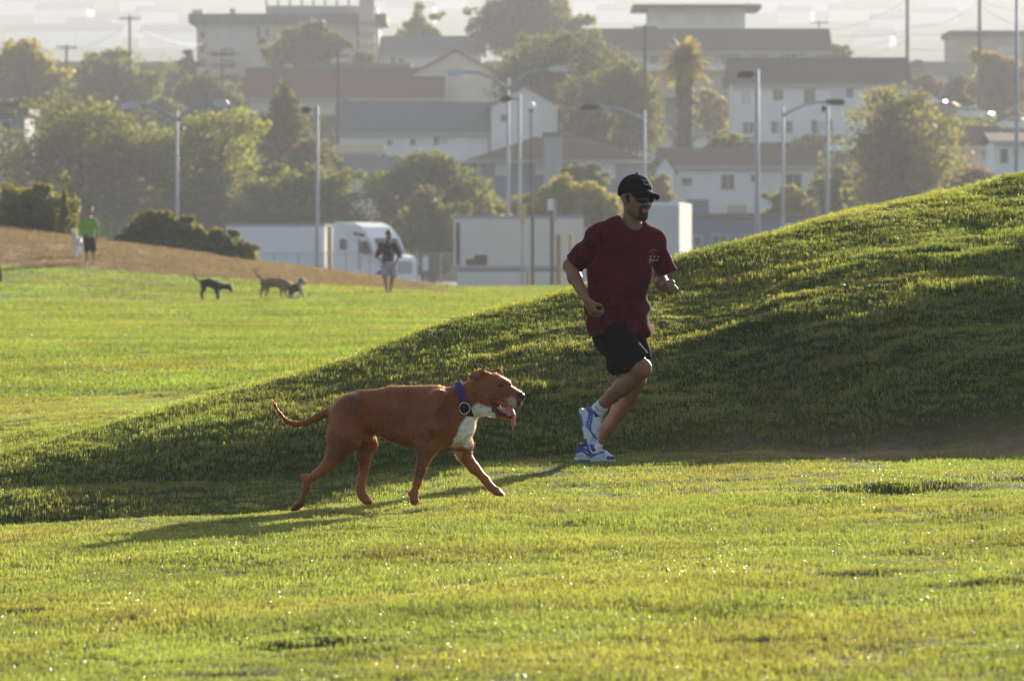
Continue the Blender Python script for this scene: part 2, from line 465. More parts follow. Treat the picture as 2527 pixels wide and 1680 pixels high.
# ------------------------------------------------------------------ grass
m_grass = leaf_mat('grass_blades', (0.060, 0.088, 0.018), (0.295, 0.355, 0.048), var=0.42, scale=1.1, rough=0.28, gloss=0.07, tmix=0.62, alt=((0.068, 0.082, 0.014), (0.37, 0.365, 0.055)))
m_grass_far = leaf_mat('far_grass_blades', (0.085, 0.125, 0.020), (0.26, 0.36, 0.035), var=0.5, scale=0.35, rough=0.4, gloss=0.05, tmix=0.5, alt=((0.095, 0.12, 0.022), (0.33, 0.355, 0.04)))
m_straw = leaf_mat('dry_blades', (0.20, 0.145, 0.07), (0.27, 0.195, 0.085), var=0.3, scale=1.5, rough=0.5, gloss=0.04, tmix=0.4)
m_dew = mat('dew', (0.9, 0.9, 0.85), 0.34, 0.0, 1.0, metal=1.0)
def clump(seed, nb, rad, hgt, wid, dew=0, straw=0.1, bend=1.2, far=False):
    r = np.random.default_rng(seed); v = []; f = []; mi = []
    for i in range(nb):
        a = r.random() * 6.283; q = rad * math.sqrt(r.random()); x, y = q * math.cos(a), q * math.sin(a)
        h = hgt * (0.45 + 0.75 * r.random()); w = wid * (0.6 + 0.7 * r.random()); th = r.random() * 6.283
        ux, uy = math.cos(th) * w / 2, math.sin(th) * w / 2
        la = r.random() * 6.283; ln = bend * h * r.random() ** 0.8; lx, ly = math.cos(la) * ln, math.sin(la) * ln
        b = len(v)
        v += [(x - ux, y - uy, -0.012), (x + ux, y + uy, -0.012),
              (x - ux * .8 + lx * .35, y - uy * .8 + ly * .35, h * .6), (x + ux * .8 + lx * .35, y + uy * .8 + ly * .35, h * .6),
              (x + lx, y + ly, h * (1 - 0.35 * ln / h))]
        f += [(b, b + 1, b + 3, b + 2), (b + 2, b + 3, b + 4)]
        s = 1 if r.random() < straw else 0; mi += [s, s]
        if i < dew:
            c = np.array([x + lx, y + ly, h * .95]); s_ = 0.0008 + 0.0010 * r.random(); b = len(v)
            oc = [(1, 0, 0), (-1, 0, 0), (0, 1, 0), (0, -1, 0), (0, 0, 1), (0, 0, -1)]
            v += [tuple(c + s_ * np.array(o)) for o in oc]
            f += [(b, b + 2, b + 4), (b + 2, b + 1, b + 4), (b + 1, b + 3, b + 4), (b + 3, b, b + 4), (b + 2, b, b + 5), (b + 1, b + 2, b + 5), (b + 3, b + 1, b + 5), (b, b + 3, b + 5)]
            mi += [2] * 8
    me = mesh_np('grass_clump', v, f)
    for m in (m_grass_far if far else m_grass, m_straw, m_dew): me.materials.append(m)
    me.polygons.foreach_set('material_index', np.array(mi, np.int32))
    me.polygons.foreach_set('use_smooth', np.array([k == 2 for k in mi], bool))
    return bpy.data.objects.new('grass_clump', me)

def scatter(name, label, pts, rot, scl, idx, clumps):
    me = bpy.data.meshes.new(name); me.vertices.add(len(pts)); me.vertices.foreach_set('co', np.asarray(pts, np.float32).ravel())
    a = me.attributes.new('rot', 'FLOAT_VECTOR', 'POINT'); a.data.foreach_set('vector', np.asarray(rot, np.float32).ravel())
    a = me.attributes.new('scl', 'FLOAT', 'POINT'); a.data.foreach_set('value', np.asarray(scl, np.float32))
    a = me.attributes.new('pick', 'INT', 'POINT'); a.data.foreach_set('value', np.asarray(idx, np.int32))
    c = bpy.data.collections.new(name + '_blades')
    for k, o in enumerate(clumps): o.name = '%s_clump_%02d' % (name, k); c.objects.link(o)
    ng = bpy.data.node_groups.new(name, 'GeometryNodeTree')
    ng.interface.new_socket('Geometry', in_out='INPUT', socket_type='NodeSocketGeometry')
    ng.interface.new_socket('Geometry', in_out='OUTPUT', socket_type='NodeSocketGeometry')
    N = ng.nodes; L = ng.links
    gi = N.new('NodeGroupInput'); go = N.new('NodeGroupOutput'); ip = N.new('GeometryNodeInstanceOnPoints')
    ci = N.new('GeometryNodeCollectionInfo'); ci.inputs['Collection'].default_value = c
    ci.inputs['Separate Children'].default_value = True; ci.inputs['Reset Children'].default_value = True
    def attr(nm, t):
        q = N.new('GeometryNodeInputNamedAttribute'); q.data_type = t; q.inputs['Name'].default_value = nm
        return q.outputs['Attribute']
    L.new(gi.outputs[0], ip.inputs['Points']); L.new(ci.outputs[0], ip.inputs['Instance'])
    ip.inputs['Pick Instance'].default_value = True
    L.new(attr('pick', 'INT'), ip.inputs['Instance Index']); L.new(attr('rot', 'FLOAT_VECTOR'), ip.inputs['Rotation'])
    L.new(attr('scl', 'FLOAT'), ip.inputs['Scale']); L.new(ip.outputs[0], go.inputs[0])
    o = obj(name, me, None); md = o.modifiers.new('scatter', 'NODES'); md.node_group = ng
    tag(o, label, 'grass', kind='stuff')
    return o

def field(y0, y1, dens, margin, seed):
    r = np.random.default_rng(seed); half = lambda y: y * 0.1018 + margin
    wmax = half(y1); n = int(2 * wmax * (y1 - y0) * dens)
    y = y0 + (y1 - y0) * r.random(n); x = (2 * r.random(n) - 1) * wmax
    k = np.abs(x) < half(y); x, y = x[k], y[k]
    b = bare(x, y); k = r.random(len(x)) > np.where(y > 90, sstep(0.05, 0.5, b), b * 0.93)
    x, y = x[k], y[k]
    z = lawn_z(x, y)
    e = 0.05; sx = (lawn_z(x + e, y) - z) / e; sy = (lawn_z(x, y + e) - z) / e
    rot = np.stack([np.arctan(sy) * 0.6, -np.arctan(sx) * 0.6, r.random(len(x)) * 6.283], 1)
    return np.stack([x, y, z], 1), rot, r

pts, rot, r = field(12.5, 50, 190, 1.5, 1)
p2, r2_, rb = field(30.4, 43, 190, 1.5, 11)
k_ = rb.random(len(p2)) < 0.95
p3, r3_, rb3 = field(12.5, 25, 170, 1.5, 12)
pts = np.concatenate([pts, p2[k_], p3]); rot = np.concatenate([rot, r2_[k_], r3_])
patch = 0.85 + 0.7 * fbm(pts[:, 0] * 1.4, pts[:, 1] * 0.8, 3) + 0.05 * sstep(29, 31, pts[:, 1])
scatter('near_grass', 'short dewy green grass in the foreground and on the bank', pts, rot, patch * (0.75 + 0.5 * r.random(len(pts))),
        np.clip(np.floor(6 * (.5 + 1.5 * fbm(pts[:, 0] * 1.1 + 7, pts[:, 1] * .6, 3)) + r.normal(0, 1.1, len(pts))), 0, 5), [clump(10 + k, 30, 0.08, 0.019 + 0.0026 * k, 0.0036, dew=1 if k == 1 else 0, straw=0.04 + 0.025 * k) for k in range(6)])
pts, rot, r = field(50, 90, 26, 2.5, 2)
scatter('middle_grass', 'sunlit mown grass beyond the bank', pts, rot, 0.7 + 0.6 * r.random(len(pts)),
        r.integers(0, 4, len(pts)), [clump(30 + k, 34, 0.22, 0.050, 0.010, dew=0, straw=0.08, far=True) for k in range(4)])
pts, rot, r = field(90, 168, 9, 5, 3)
scatter('far_grass', 'far mown grass running to the bare slope', pts, rot, 0.7 + 0.6 * r.random(len(pts)),
        r.integers(0, 4, len(pts)), [clump(40 + k, 34, 0.38, 0.055, 0.018, dew=0, straw=0.1, far=True) for k in range(4)])

# dry stubble on the bare slope
r = np.random.default_rng(14); n_ = 26000
y_ = 142 + 26 * r.random(n_); x_ = -32 + 34 * r.random(n_); b_ = bare(x_, y_); k_ = r.random(n_) < b_ * (.55 + .9 * fbm(x_ * .8, y_ * .3, 3))
x_, y_ = x_[k_], y_[k_]
dry = [clump(60 + k, 26, 0.30, 0.075, 0.016, straw=1.0) for k in range(3)]
scatter('dry_stubble', 'dry brown stubble on the bare slope at far left', np.stack([x_, y_, lawn_z(x_, y_)], 1), np.stack([0 * x_, 0 * x_, 6.283 * r.random(len(x_))], 1), .5 + .9 * r.random(len(x_)), r.integers(0, 3, len(x_)), dry)
# ------------------------------------------------------------------ the red-brown dog in front
DOG_D = 26.0
DOG_S = FPX / DOG_D                       # photograph pixels per metre there
def dq(X, Y, y=0.0):
    """point read off an enlargement of the photograph (3.37x, corner 640,860) in dog metres"""
    return ((X - 1100) / (3.37 * DOG_S), y, (1285 - Y) / (3.37 * DOG_S))
def dp(X, Y, y, r): return dq(X, Y, y) + (r,)
def make_dog():
    root = empty('dog')
    gx = (640 + 1100 / 3.37 - CX) / DOG_S
    gz = EYE - (860 + 1285 / 3.37 - HZ) / DOG_S
    root.location = (gx, DOG_D, gz)
    S = SDF((-0.68, -0.22, -0.06), (0.72, 0.22, 0.74), 0.0065)
    LAT = ((0, 1, 0), 0.74)
    # trunk
    S.chain([dp(715, 545, 0, .078), dp(850, 515, 0, .104), dp(1050, 528, 0, .120), dp(1200, 566, 0, .138), dp(1350, 594, 0, .152), dp(1480, 592, 0, .152), dp(1590, 590, 0, .128), dp(1655, 640, 0, .088)], k=.05, sq=LAT)
    S.cap(dq(1130, 420), dq(1480, 415), .05, .055, k=.06)               # back muscles
    # neck
    S.chain([dp(1520, 520, 0, .108), dp(1640, 450, 0, .083), dp(1740, 405, -.005, .074), dp(1830, 360, -.01, .068)], k=.03, sq=((0, 1, 0), .85))
    # skull, cheeks, muzzle
    S.cap(dq(1860, 315, -.015), dq(1945, 310, -.02), .078, .068, k=.03, sq=((0, 1, 0), .95))
    S.cap(dq(1890, 410, -.055), dq(1950, 400, -.06), .036, .034, k=.035)
    S.cap(dq(1890, 410, .03), dq(1950, 400, .02), .036, .034, k=.035)
    S.cap(dq(1985, 345, -.025), dq(2130, 400, -.035), .056, .040, k=.03)
    S.cap(dq(2080, 430, -.055), dq(2140, 445, -.055), .030, .026, k=.02)  # flews
    S.cap(dq(2080, 430, -.008), dq(2140, 445, -.012), .030, .026, k=.02)
    S.cap(dq(2040, 275, -.05), dq(2075, 290, -.048), .014, .012, k=.02)   # brows
    S.cap(dq(2040, 262, .005), dq(2075, 280, .003), .014, .012, k=.02)
    S.cap(dq(1995, 300, -.085), dq(2005, 300, -.085), .012, .012, k=.015, op='s')
    # lower jaw dropped open
    S.chain([dp(1875, 450, -.025, .050), dp(1960, 515, -.03, .032), dp(2090, 562, -.035, .021)], k=.02)
    # mouth hollow
    S.chain([dp(1985, 470, -.035, .016), dp(2100, 520, -.035, .022), dp(2160, 535, -.035, .020)], k=.012)if False else None
    S.cap(dq(1985, 478, -.05), dq(2130, 530, -.05), .011, .019, k=.012, op='s')
    S.cap(dq(1985, 478, -.012), dq(2130, 530, -.018), .011, .019, k=.012, op='s')
    # throat
    S.cap(dq(1760, 480), dq(1900, 470, -.02), .062, .050, k=.03)
    # ears folded back
    S.chain([dp(1900, 226, -.054, .024), dp(1845, 212, -.074, .030), dp(1790, 222, -.090, .027), dp(1745, 238, -.096, .010)], k=.010, sq=((0, 1, .55), .30))
    S.chain([dp(1935, 212, .045, .022), dp(1985, 200, .062, .020), dp(2025, 222, .068, .010)], k=.015, sq=((0, 1, .2), .45))
    # tail
    S.chain([dp(690, 470, 0, .042), dp(600, 515, 0, .027), dp(480, 572, 0, .0215), dp(390, 618, 0, .0185), dp(300, 632, 0, .016), dp(225, 606, 0, .0135), dp(170, 545, 0, .0115), dp(130, 475, 0, .009), dp(107, 418, 0, .006)], k=.015)
    # near hind leg (stretched back)
    N, Fr = -.085, .085
    S.cap(dq(735, 560, -.05), dq(705, 735, N), .092, .089, k=.04, sq=((0, 1, 0), .72))
    S.chain([dp(705, 735, N, .086), dp(662, 850, N, .058), dp(572, 958, N, .034), dp(480, 1040, N, .0255), dp(415, 1085, N, .0225)], k=.022)
    S.chain([dp(405, 1080, N, .0245), dp(398, 1150, N, .0195), dp(370, 1230, N, .0180), dp(350, 1280, N, .020), dp(310, 1308, N, .0205), dp(288, 1322, N, .016)], k=.016)
    S.cap(dq(380, 1060, N), dq(392, 1085, N), .016, .018, k=.02)
    # far hind leg
    S.cap(dq(800, 570, .05), dq(885, 770, Fr), .085, .068, k=.04, sq=((0, 1, 0), .72))
    S.chain([dp(890, 760, Fr, .056), dp(865, 900, Fr, .043), dp(868, 1000, Fr, .0275), dp(845, 1090, Fr, .0235), dp(838, 1165, Fr, .0255), dp(850, 1225, Fr, .0245), dp(885, 1268, Fr, .024), dp(915, 1280, Fr, .019)], k=.02)
    # near foreleg
    S.cap(dq(1440, 560, -.075), dq(1400, 800, N), .092, .060, k=.05, sq=((0, 1, 0), .7))
    S.chain([dp(1395, 830, N, .052), dp(1373, 900, N, .037), dp(1345, 1000, N, .029), dp(1318, 1100, N, .0235), dp(1290, 1195, N, .0215), dp(1292, 1255, N, .0225), dp(1300, 1278, N, .0225)], k=.02)
    S.cap(dq(1252, 1200, N), dq(1262, 1208, N), .011, .011, k=.012)
    # far foreleg, reaching
    S.cap(dq(1620, 620, .06), dq(1690, 800, Fr), .075, .055, k=.045)
    S.chain([dp(1690, 800, Fr, .052), dp(1700, 885, Fr, .040), dp(1785, 1000, Fr, .030), dp(1880, 1100, Fr, .0235), dp(1925, 1160, Fr, .0215), dp(1975, 1195, Fr, .022), dp(2015, 1215, Fr, .017)], k=.02)
    # toes
    for (X, Y, dx, dy, yy) in ((305, 1315, -28, 14, N), (890, 1272, 32, 8, Fr), (1296, 1270, 14, 14, N), (1985, 1200, 38, 20, Fr)):
        for o in (-.02, -.007, .007, .02):
            S.cap(dq(X, Y, yy + o), dq(X + dx, Y + dy, yy + o * 1.15), .012, .009, k=.007)
    # muscle and rib relief on both sides
    for sg in (-1, 1):
        S.cap(dq(1500, 400, sg * .095), dq(1430, 640, sg * .112), .042, .05, k=.04)
        S.cap(dq(1330, 450, sg * .150), dq(1318, 790, sg * .150), .030, .034, k=.05, op='s')
        S.cap(dq(930, 560, sg * .135), dq(1010, 690, sg * .120), .044, .040, k=.07, op='s')
        S.cap(dq(760, 470, sg * .062), dq(720, 640, sg * .10), .05, .045, k=.05)
        for i in range(4):
            X = 1090 + 62 * i
            S.cap(dq(X, 500, sg * .128), dq(X - 30, 660 + 16 * i, sg * .120), .011, .011, k=.030, op='s')
        S.cap(dq(1590, 430, sg * .10), dq(1500, 560, sg * .135), .016, .016, k=.04, op='s')
    # groin fold and breast bone
    S.cap(dq(860, 745, -.02), dq(930, 755, -.01), .018, .014, k=.03)
    me = S.mesh('dog_body')
    BR, DK, WH = np.array([.265, .070, .013]), np.array([.10, .030, .011]), np.array([.80, .76, .68])
    def colour(p):
        X = p[:, 0] * 3.37 * DOG_S + 1100; Y = 1285 - p[:, 2] * 3.37 * DOG_S; y = p[:, 1]
        nz = fbm(X / 60, Y / 60 + y * 20, 3)
        c = np.tile(BR, (len(p), 1))
        def mixin(w, col):
            w = np.clip(w, 0, 1)[:, None]; c[:] = c * (1 - w) + col * w
        mixin(.5 * sstep(420, 300, Y) * sstep(1900, 1300, X) * (.7 + nz), DK * 1.4)
        mixin(.45 * sstep(1950, 2100, X) * sstep(420, 380, Y), DK)                      # darker mask
        mixin(.8 * sstep(34, 12, np.hypot(X - 2010, (Y - 304) * 1.7)) * (y < -.04), np.array([.02, .012, .01]))
        mixin(.55 * sstep(860, 1000, Y), np.array([.42, .15, .045])); mixin(.45 * sstep(1840, 1960, X) * sstep(380, 420, Y) * (Y < 470), np.array([.42, .17, .05]))
        mixin(.6 * sstep(.02, .2, fbm(X / 190 + 3, Y / 150 + y * 9, 3)), DK); mixin(.3 * sstep(560, 700, Y) * sstep(860, 760, Y), np.array([.38, .13, .04]))
        # white breast
        e = 1692 - 0.48 * (Y - 580) + 40 * nz
        mixin(sstep(e, e + 22, X) * sstep(545, 575, Y) * sstep(842, 812, Y + 30 * nz) * (X < 1860) * sstep(.075, .03, y), WH)
        mixin(sstep(845, 825, Y) * sstep(800, 830, Y) * sstep(1640, 1660, X) * 0, WH)
        # white belly line
        mixin(.6 * sstep(1420, 1560, X) * sstep(1700, 1640, X) * sstep(845, 868, Y), WH)
        # throat
        t = 450 + .32 * (X - 1820) * (X > 1820) + .6 * (1820 - X) * (X <= 1820) + 18 * nz
        mixin(sstep(t - 8, t + 14, Y) * (X > 1755) * (X < 1962) * (Y < 600), WH)
        # lips and muzzle
        mixin(.85 * sstep(2035, 2110, X + 50 * nz) * sstep(2150, 2125, X) * sstep(390, 450, Y - .2 * (X - 2060) + 50 * nz) * (Y < 505), WH * .85)
        mixin(sstep(2060, 2090, X) * sstep(372, 355, Y) * (Y > 300) * sstep(.03, .0, np.abs(y + .03)), WH * .8)  # blaze
        mixin(.9 * sstep(2128, 2148, X + 15 * nz) * sstep(352, 372, Y) * (Y < 500), np.array([.05, .022, .018]))
        # dark lips, mouth inside
        mouth = (X > 1930) & (X < 2150) & (Y > 455 + .30 * (X - 1950)) & (Y < 540 + .32 * (X - 1980))
        mixin(mouth * .92, np.array([.10, .022, .026]))
        lip = (X > 1925) & (np.abs(Y - (455 + .28 * (X - 1940))) < 14) & (X < 2150)
        mixin(lip * .8, np.array([.03, .015, .014]))
        # tail tip, toes, inner ear
        mixin(.85 * sstep(.022, .0, p[:, 2] + .012) * (X < 420), np.array([.07, .03, .02]))
        ear = sstep(60, 30, np.hypot((X - 1800) / 1.2, Y - 222)) * (y < -.088)
        mixin(ear * .8, np.array([.36, .17, .15]))
        c *= (1 + .22 * nz)[:, None]
        return np.clip(c, 0, 1)
    paint(me, colour)
    m_fur = mat('dog_coat', None, 0.42, 0.20, 45, attr='Col', sheen=0.45, spec=0.3, bump=0.25, bscale=160)
    m_fur.node_tree.nodes['Principled BSDF'].inputs['Sheen Tint'].default_value = (1, .42, .12, 1)
    body = obj('body', me, m_fur, root)
    # short coat: hairs lying back over the skin
    n = len(me.vertices); co = np.empty(n * 3, np.float32); me.vertices.foreach_get('co', co); co = co.reshape(-1, 3)
    no = np.empty(n * 3, np.float32); me.vertices.foreach_get('normal', no); no = no.reshape(-1, 3)
    ca = np.empty(n * 4, np.float32); me.color_attributes['Col'].data.foreach_get('color', ca); ca = ca.reshape(-1, 4)
    r = np.random.default_rng(5); K = 60000; pick = r.integers(0, n, K)
    P = co[pick] + r.normal(0, .003, (K, 3)); Nn = no[pick]
    flow = np.array([-1.0, 0, -.75]) + r.normal(0, .35, (K, 3))
    flow -= (flow * Nn).sum(1, keepdims=True) * Nn; flow /= np.linalg.norm(flow, axis=1, keepdims=True) + 1e-6
    side = np.cross(flow, Nn); L = (.004 + .0045 * r.random((K, 1)))
    tip = P + flow * L * .85 + Nn * L * (.22 + .25 * r.random((K, 1))); w = .0006
    v = np.concatenate([P - Nn * .002 - side * w, P - Nn * .002 + side * w, tip]).astype(np.float32)
    f = np.stack([np.arange(K), np.arange(K) + K, np.arange(K) + 2 * K], 1)
    fm = mesh_np('fur', v, f)
    cc = np.concatenate([ca[pick]] * 3); a = fm.color_attributes.new('Col', 'FLOAT_COLOR', 'POINT'); a.data.foreach_set('color', cc.ravel())
    hm_ = bpy.data.materials.new('dog_hair'); nn, ll = nodes(hm_); nn.clear()
    o_ = nn.new('ShaderNodeOutputMaterial'); at_ = nn.new('ShaderNodeAttribute'); at_.attribute_name = 'Col'
    d_ = nn.new('ShaderNodeBsdfDiffuse'); t_ = nn.new('ShaderNodeBsdfTranslucent'); x_ = nn.new('ShaderNodeMixShader'); x_.inputs[0].default_value = .7
    vm = nn.new('ShaderNodeVectorMath'); vm.operation = 'SCALE'; vm.inputs['Scale'].default_value = 4.0
    ll.new(at_.outputs['Color'], d_.inputs['Color']); ll.new(at_.outputs['Color'], vm.inputs[0]); ll.new(vm.outputs[0], t_.inputs['Color'])
    ll.new(d_.outputs[0], x_.inputs[1]); ll.new(t_.outputs[0], x_.inputs[2]); g_ = nn.new('ShaderNodeBsdfGlossy'); g_.inputs['Roughness'].default_value = .38; g_.inputs['Color'].default_value = (1, .70, .38, 1)
    y_ = nn.new('ShaderNodeMixShader'); y_.inputs[0].default_value = .2
    ll.new(x_.outputs[0], y_.inputs[1]); ll.new(g_.outputs[0], y_.inputs[2]); ll.new(y_.outputs[0], o_.inputs['Surface'])
    tag(obj('fur', fm, hm_, root), kind='stuff')
    # nose
    N_ = SDF((.60, -.09, .46), (.74, .03, .60), .004)
    N_.cap(dq(2170, 394, -.05), dq(2170, 394, -.022), .023, .023, k=.012); N_.cap(dq(2155, 455, -.036), dq(2168, 415, -.036), .016, .019, k=.012)
    N_.cap(dq(2190, 402, -.058), dq(2180, 402, -.062), .005, .005, k=.004, op='s')
    obj('nose', N_.mesh('dog_nose'), mat('wet_nose', (.022, .014, .013), .3, .2, 80), root)
    # eye
    E_ = SDF((.5, -.12, .55), (.62, 0, .66), .004); E_.cap(dq(2008, 304, -.0765), dq(2016, 308, -.0765), .0058, .0058, k=.004)
    obj('eye', E_.mesh('dog_eye'), mat('dog_eye', (.015, .008, .005), .12, .1, 50), root)
    # tongue hanging over the lower jaw
    T = SDF((.48, -.10, .32), (.70, .04, .56), .004)
    T.chain([dp(1990, 500, -.034, .022), dp(2060, 528, -.036, .026), dp(2095, 505, -.038, .025), dp(2113, 545, -.038, .024), dp(2113, 612, -.038, .020), dp(2108, 668, -.038, .012)], k=.012, sq=((1, 0, .3), .42))
    obj('tongue', T.mesh('dog_tongue'), mat('tongue', (.62, .19, .17), .35, .15, 40, spec=.5), root)
    # teeth
    tb = MB()
    for i, (X, Y) in enumerate(((1985, 492), (2008, 505), (2032, 520), (2058, 535), (2084, 548))):
        a = dq(X, Y + 6, -.058); tb.tube([a, (a[0], a[1], a[2] + .012 + (.006 if i == 4 else 0))], [.0042, .0012], 6)
    tb.build('teeth', mat('tooth', (.75, .70, .58), .35, .1, 60), root)
    # collar: a purple band round the neck, with a steel ring
    A = Vector(dq(1652, 284)); B = Vector(dq(1752, 578)); C = (A + B) / 2
    ax = (B - A).normalized(); wd = Vector((0, 1, 0)); al = wd.cross(ax).normalized()
    R1 = (B - A).length / 2 + .004; R2 = .086
    v = []; f = []; n = 44
    for i in range(n):
        a = 2 * math.pi * i / n; c = C + ax * math.cos(a) * R1 + wd * math.sin(a) * R2
        rn = (ax * math.cos(a) / R1 + wd * math.sin(a) / R2).normalized()
        for (dl, dr) in ((-.018, 0), (.018, 0), (.018, .004), (-.018, .004)): v.append(tuple(c + al * dl + rn * dr))
    for i in range(n):
        j = (i + 1) % n
        for k in range(4): f.append((i * 4 + k, i * 4 + (k + 1) % 4, j * 4 + (k + 1) % 4, j * 4 + k))
    cm = bpy.data.materials.new('collar_webbing'); nn, ll = nodes(cm); bb = nn['Principled BSDF']
    tc = nn.new('ShaderNodeTexCoord'); ck = nn.new('ShaderNodeTexVoronoi'); ck.inputs['Scale'].default_value = 110
    rp = nn.new('ShaderNodeValToRGB'); e = rp.color_ramp.elements; e[0].position = .25; e[0].color = (.060, .016, .15, 1); e[1].position = .6; e[1].color = (.035, .02, .16, 1)
    ll.new(tc.outputs['Object'], ck.inputs['Vector']); ll.new(ck.outputs['Distance'], rp.inputs['Fac']); ll.new(rp.outputs[0], bb.inputs['Base Color']); bb.inputs['Roughness'].default_value = .7
    col = obj('collar', mesh_np('collar', v, f), cm, root); tag(col, 'purple patterned webbing collar')
    # black slide section low on the collar
    v2 = []; f2 = []; m2 = 14
    for i in range(m2 + 1):
        a = 2 * math.pi * (i / m2 * .27 - .245); c = C + ax * math.cos(a) * (R1 + .002) + wd * math.sin(a) * (R2 + .002)
        rn = (ax * math.cos(a) / R1 + wd * math.sin(a) / R2).normalized()
        for (dl, dr) in ((-.023, 0), (.023, 0), (.023, .006), (-.023, .006)): v2.append(tuple(c + al * dl + rn * dr))
    for i in range(m2):
        for k in range(4): f2.append((i * 4 + k, i * 4 + (k + 1) % 4, i * 4 + 4 + (k + 1) % 4, i * 4 + 4 + k))
    obj('collar_slide', mesh_np('collar_slide', v2, f2), mat('black_nylon', (.012, .011, .014), .6, .2, 60), col)
    rc = Vector(dq(1706, 492, -.092)); rg = MB(); pts = []
    for i in range(25):
        a = 2 * math.pi * i / 24; pts.append(rc + Vector((math.cos(a) * .028, math.sin(a) * -.004, math.sin(a) * .030)))
    rg.tube(pts, .0034, 6, caps=False)
    rg.build('ring', mat('steel_ring', (.75, .73, .66), .25, .1, 50, metal=1.0), col, smooth=True)
    tag(root, 'red-brown short-haired dog with white chest and purple collar walking with tongue out', 'dog')
    return root
make_dog()
# ------------------------------------------------------------------ the jogger
MAN_D = 30.0
MAN_S = FPX / MAN_D
MX, MY0 = 1475.0, 1147.0
def mq(px, py, y=0.0): return ((px - MX) / MAN_S, y, (MY0 - py) / MAN_S)
def mp(px, py, y, r): return mq(px, py, y) + (r,)
def vadd(p, *terms):
    o = np.array(p, float)
    for c, v in terms: o = o + c * np.array(v, float)
    return tuple(o)
def hand(S, wrist, d, n, curl, thumb_dir, sc=1.0, side=1):
    """wrist point, direction to the knuckles d, palm-facing normal n; five separate fingers"""
    d = np.array(d, float); d /= np.linalg.norm(d); n = np.array(n, float); n -= d * (n @ d); n /= np.linalg.norm(n)
    s = np.cross(d, n) * side
    w = np.array(wrist, float)
    S.cap(w, w + d * .045 * sc, .026 * sc, .030 * sc, k=.015, sq=(n, .62))
    S.cap(w + d * .04 * sc - s * .018 * sc, w + d * .085 * sc - s * .022 * sc, .022 * sc, .017 * sc, k=.012, sq=(n, .75))
    S.cap(w + d * .04 * sc + s * .014 * sc, w + d * .085 * sc + s * .024 * sc, .022 * sc, .016 * sc, k=.012, sq=(n, .75))
    for i, (o, l) in enumerate(((-.031, .92), (-.0105, 1.05), (.0105, 1.0), (.031, .82))):
        p = w + (d * (.088 - .004 * abs(i - 1.2)) + s * o) * sc; a = 0
        for L, ca, r in ((.042, curl[0], .0095), (.027, curl[1], .0088), (.021, curl[2], .0080)):
            a += ca; q = p + (d * math.cos(a) + n * math.sin(a)) * L * l * sc
            S.cap(p, q, r * sc, r * .93 * sc, k=.005); p = q
    t = np.array(thumb_dir, float); t /= np.linalg.norm(t)
    b = w + (d * .025 - s * .026) * sc
    m = b + (t * .6 + d * .4) * .042 * sc
    S.cap(b, m, .0155 * sc, .0115 * sc, k=.010); S.cap(m, m + t * .034 * sc, .0110 * sc, .0092 * sc, k=.006)

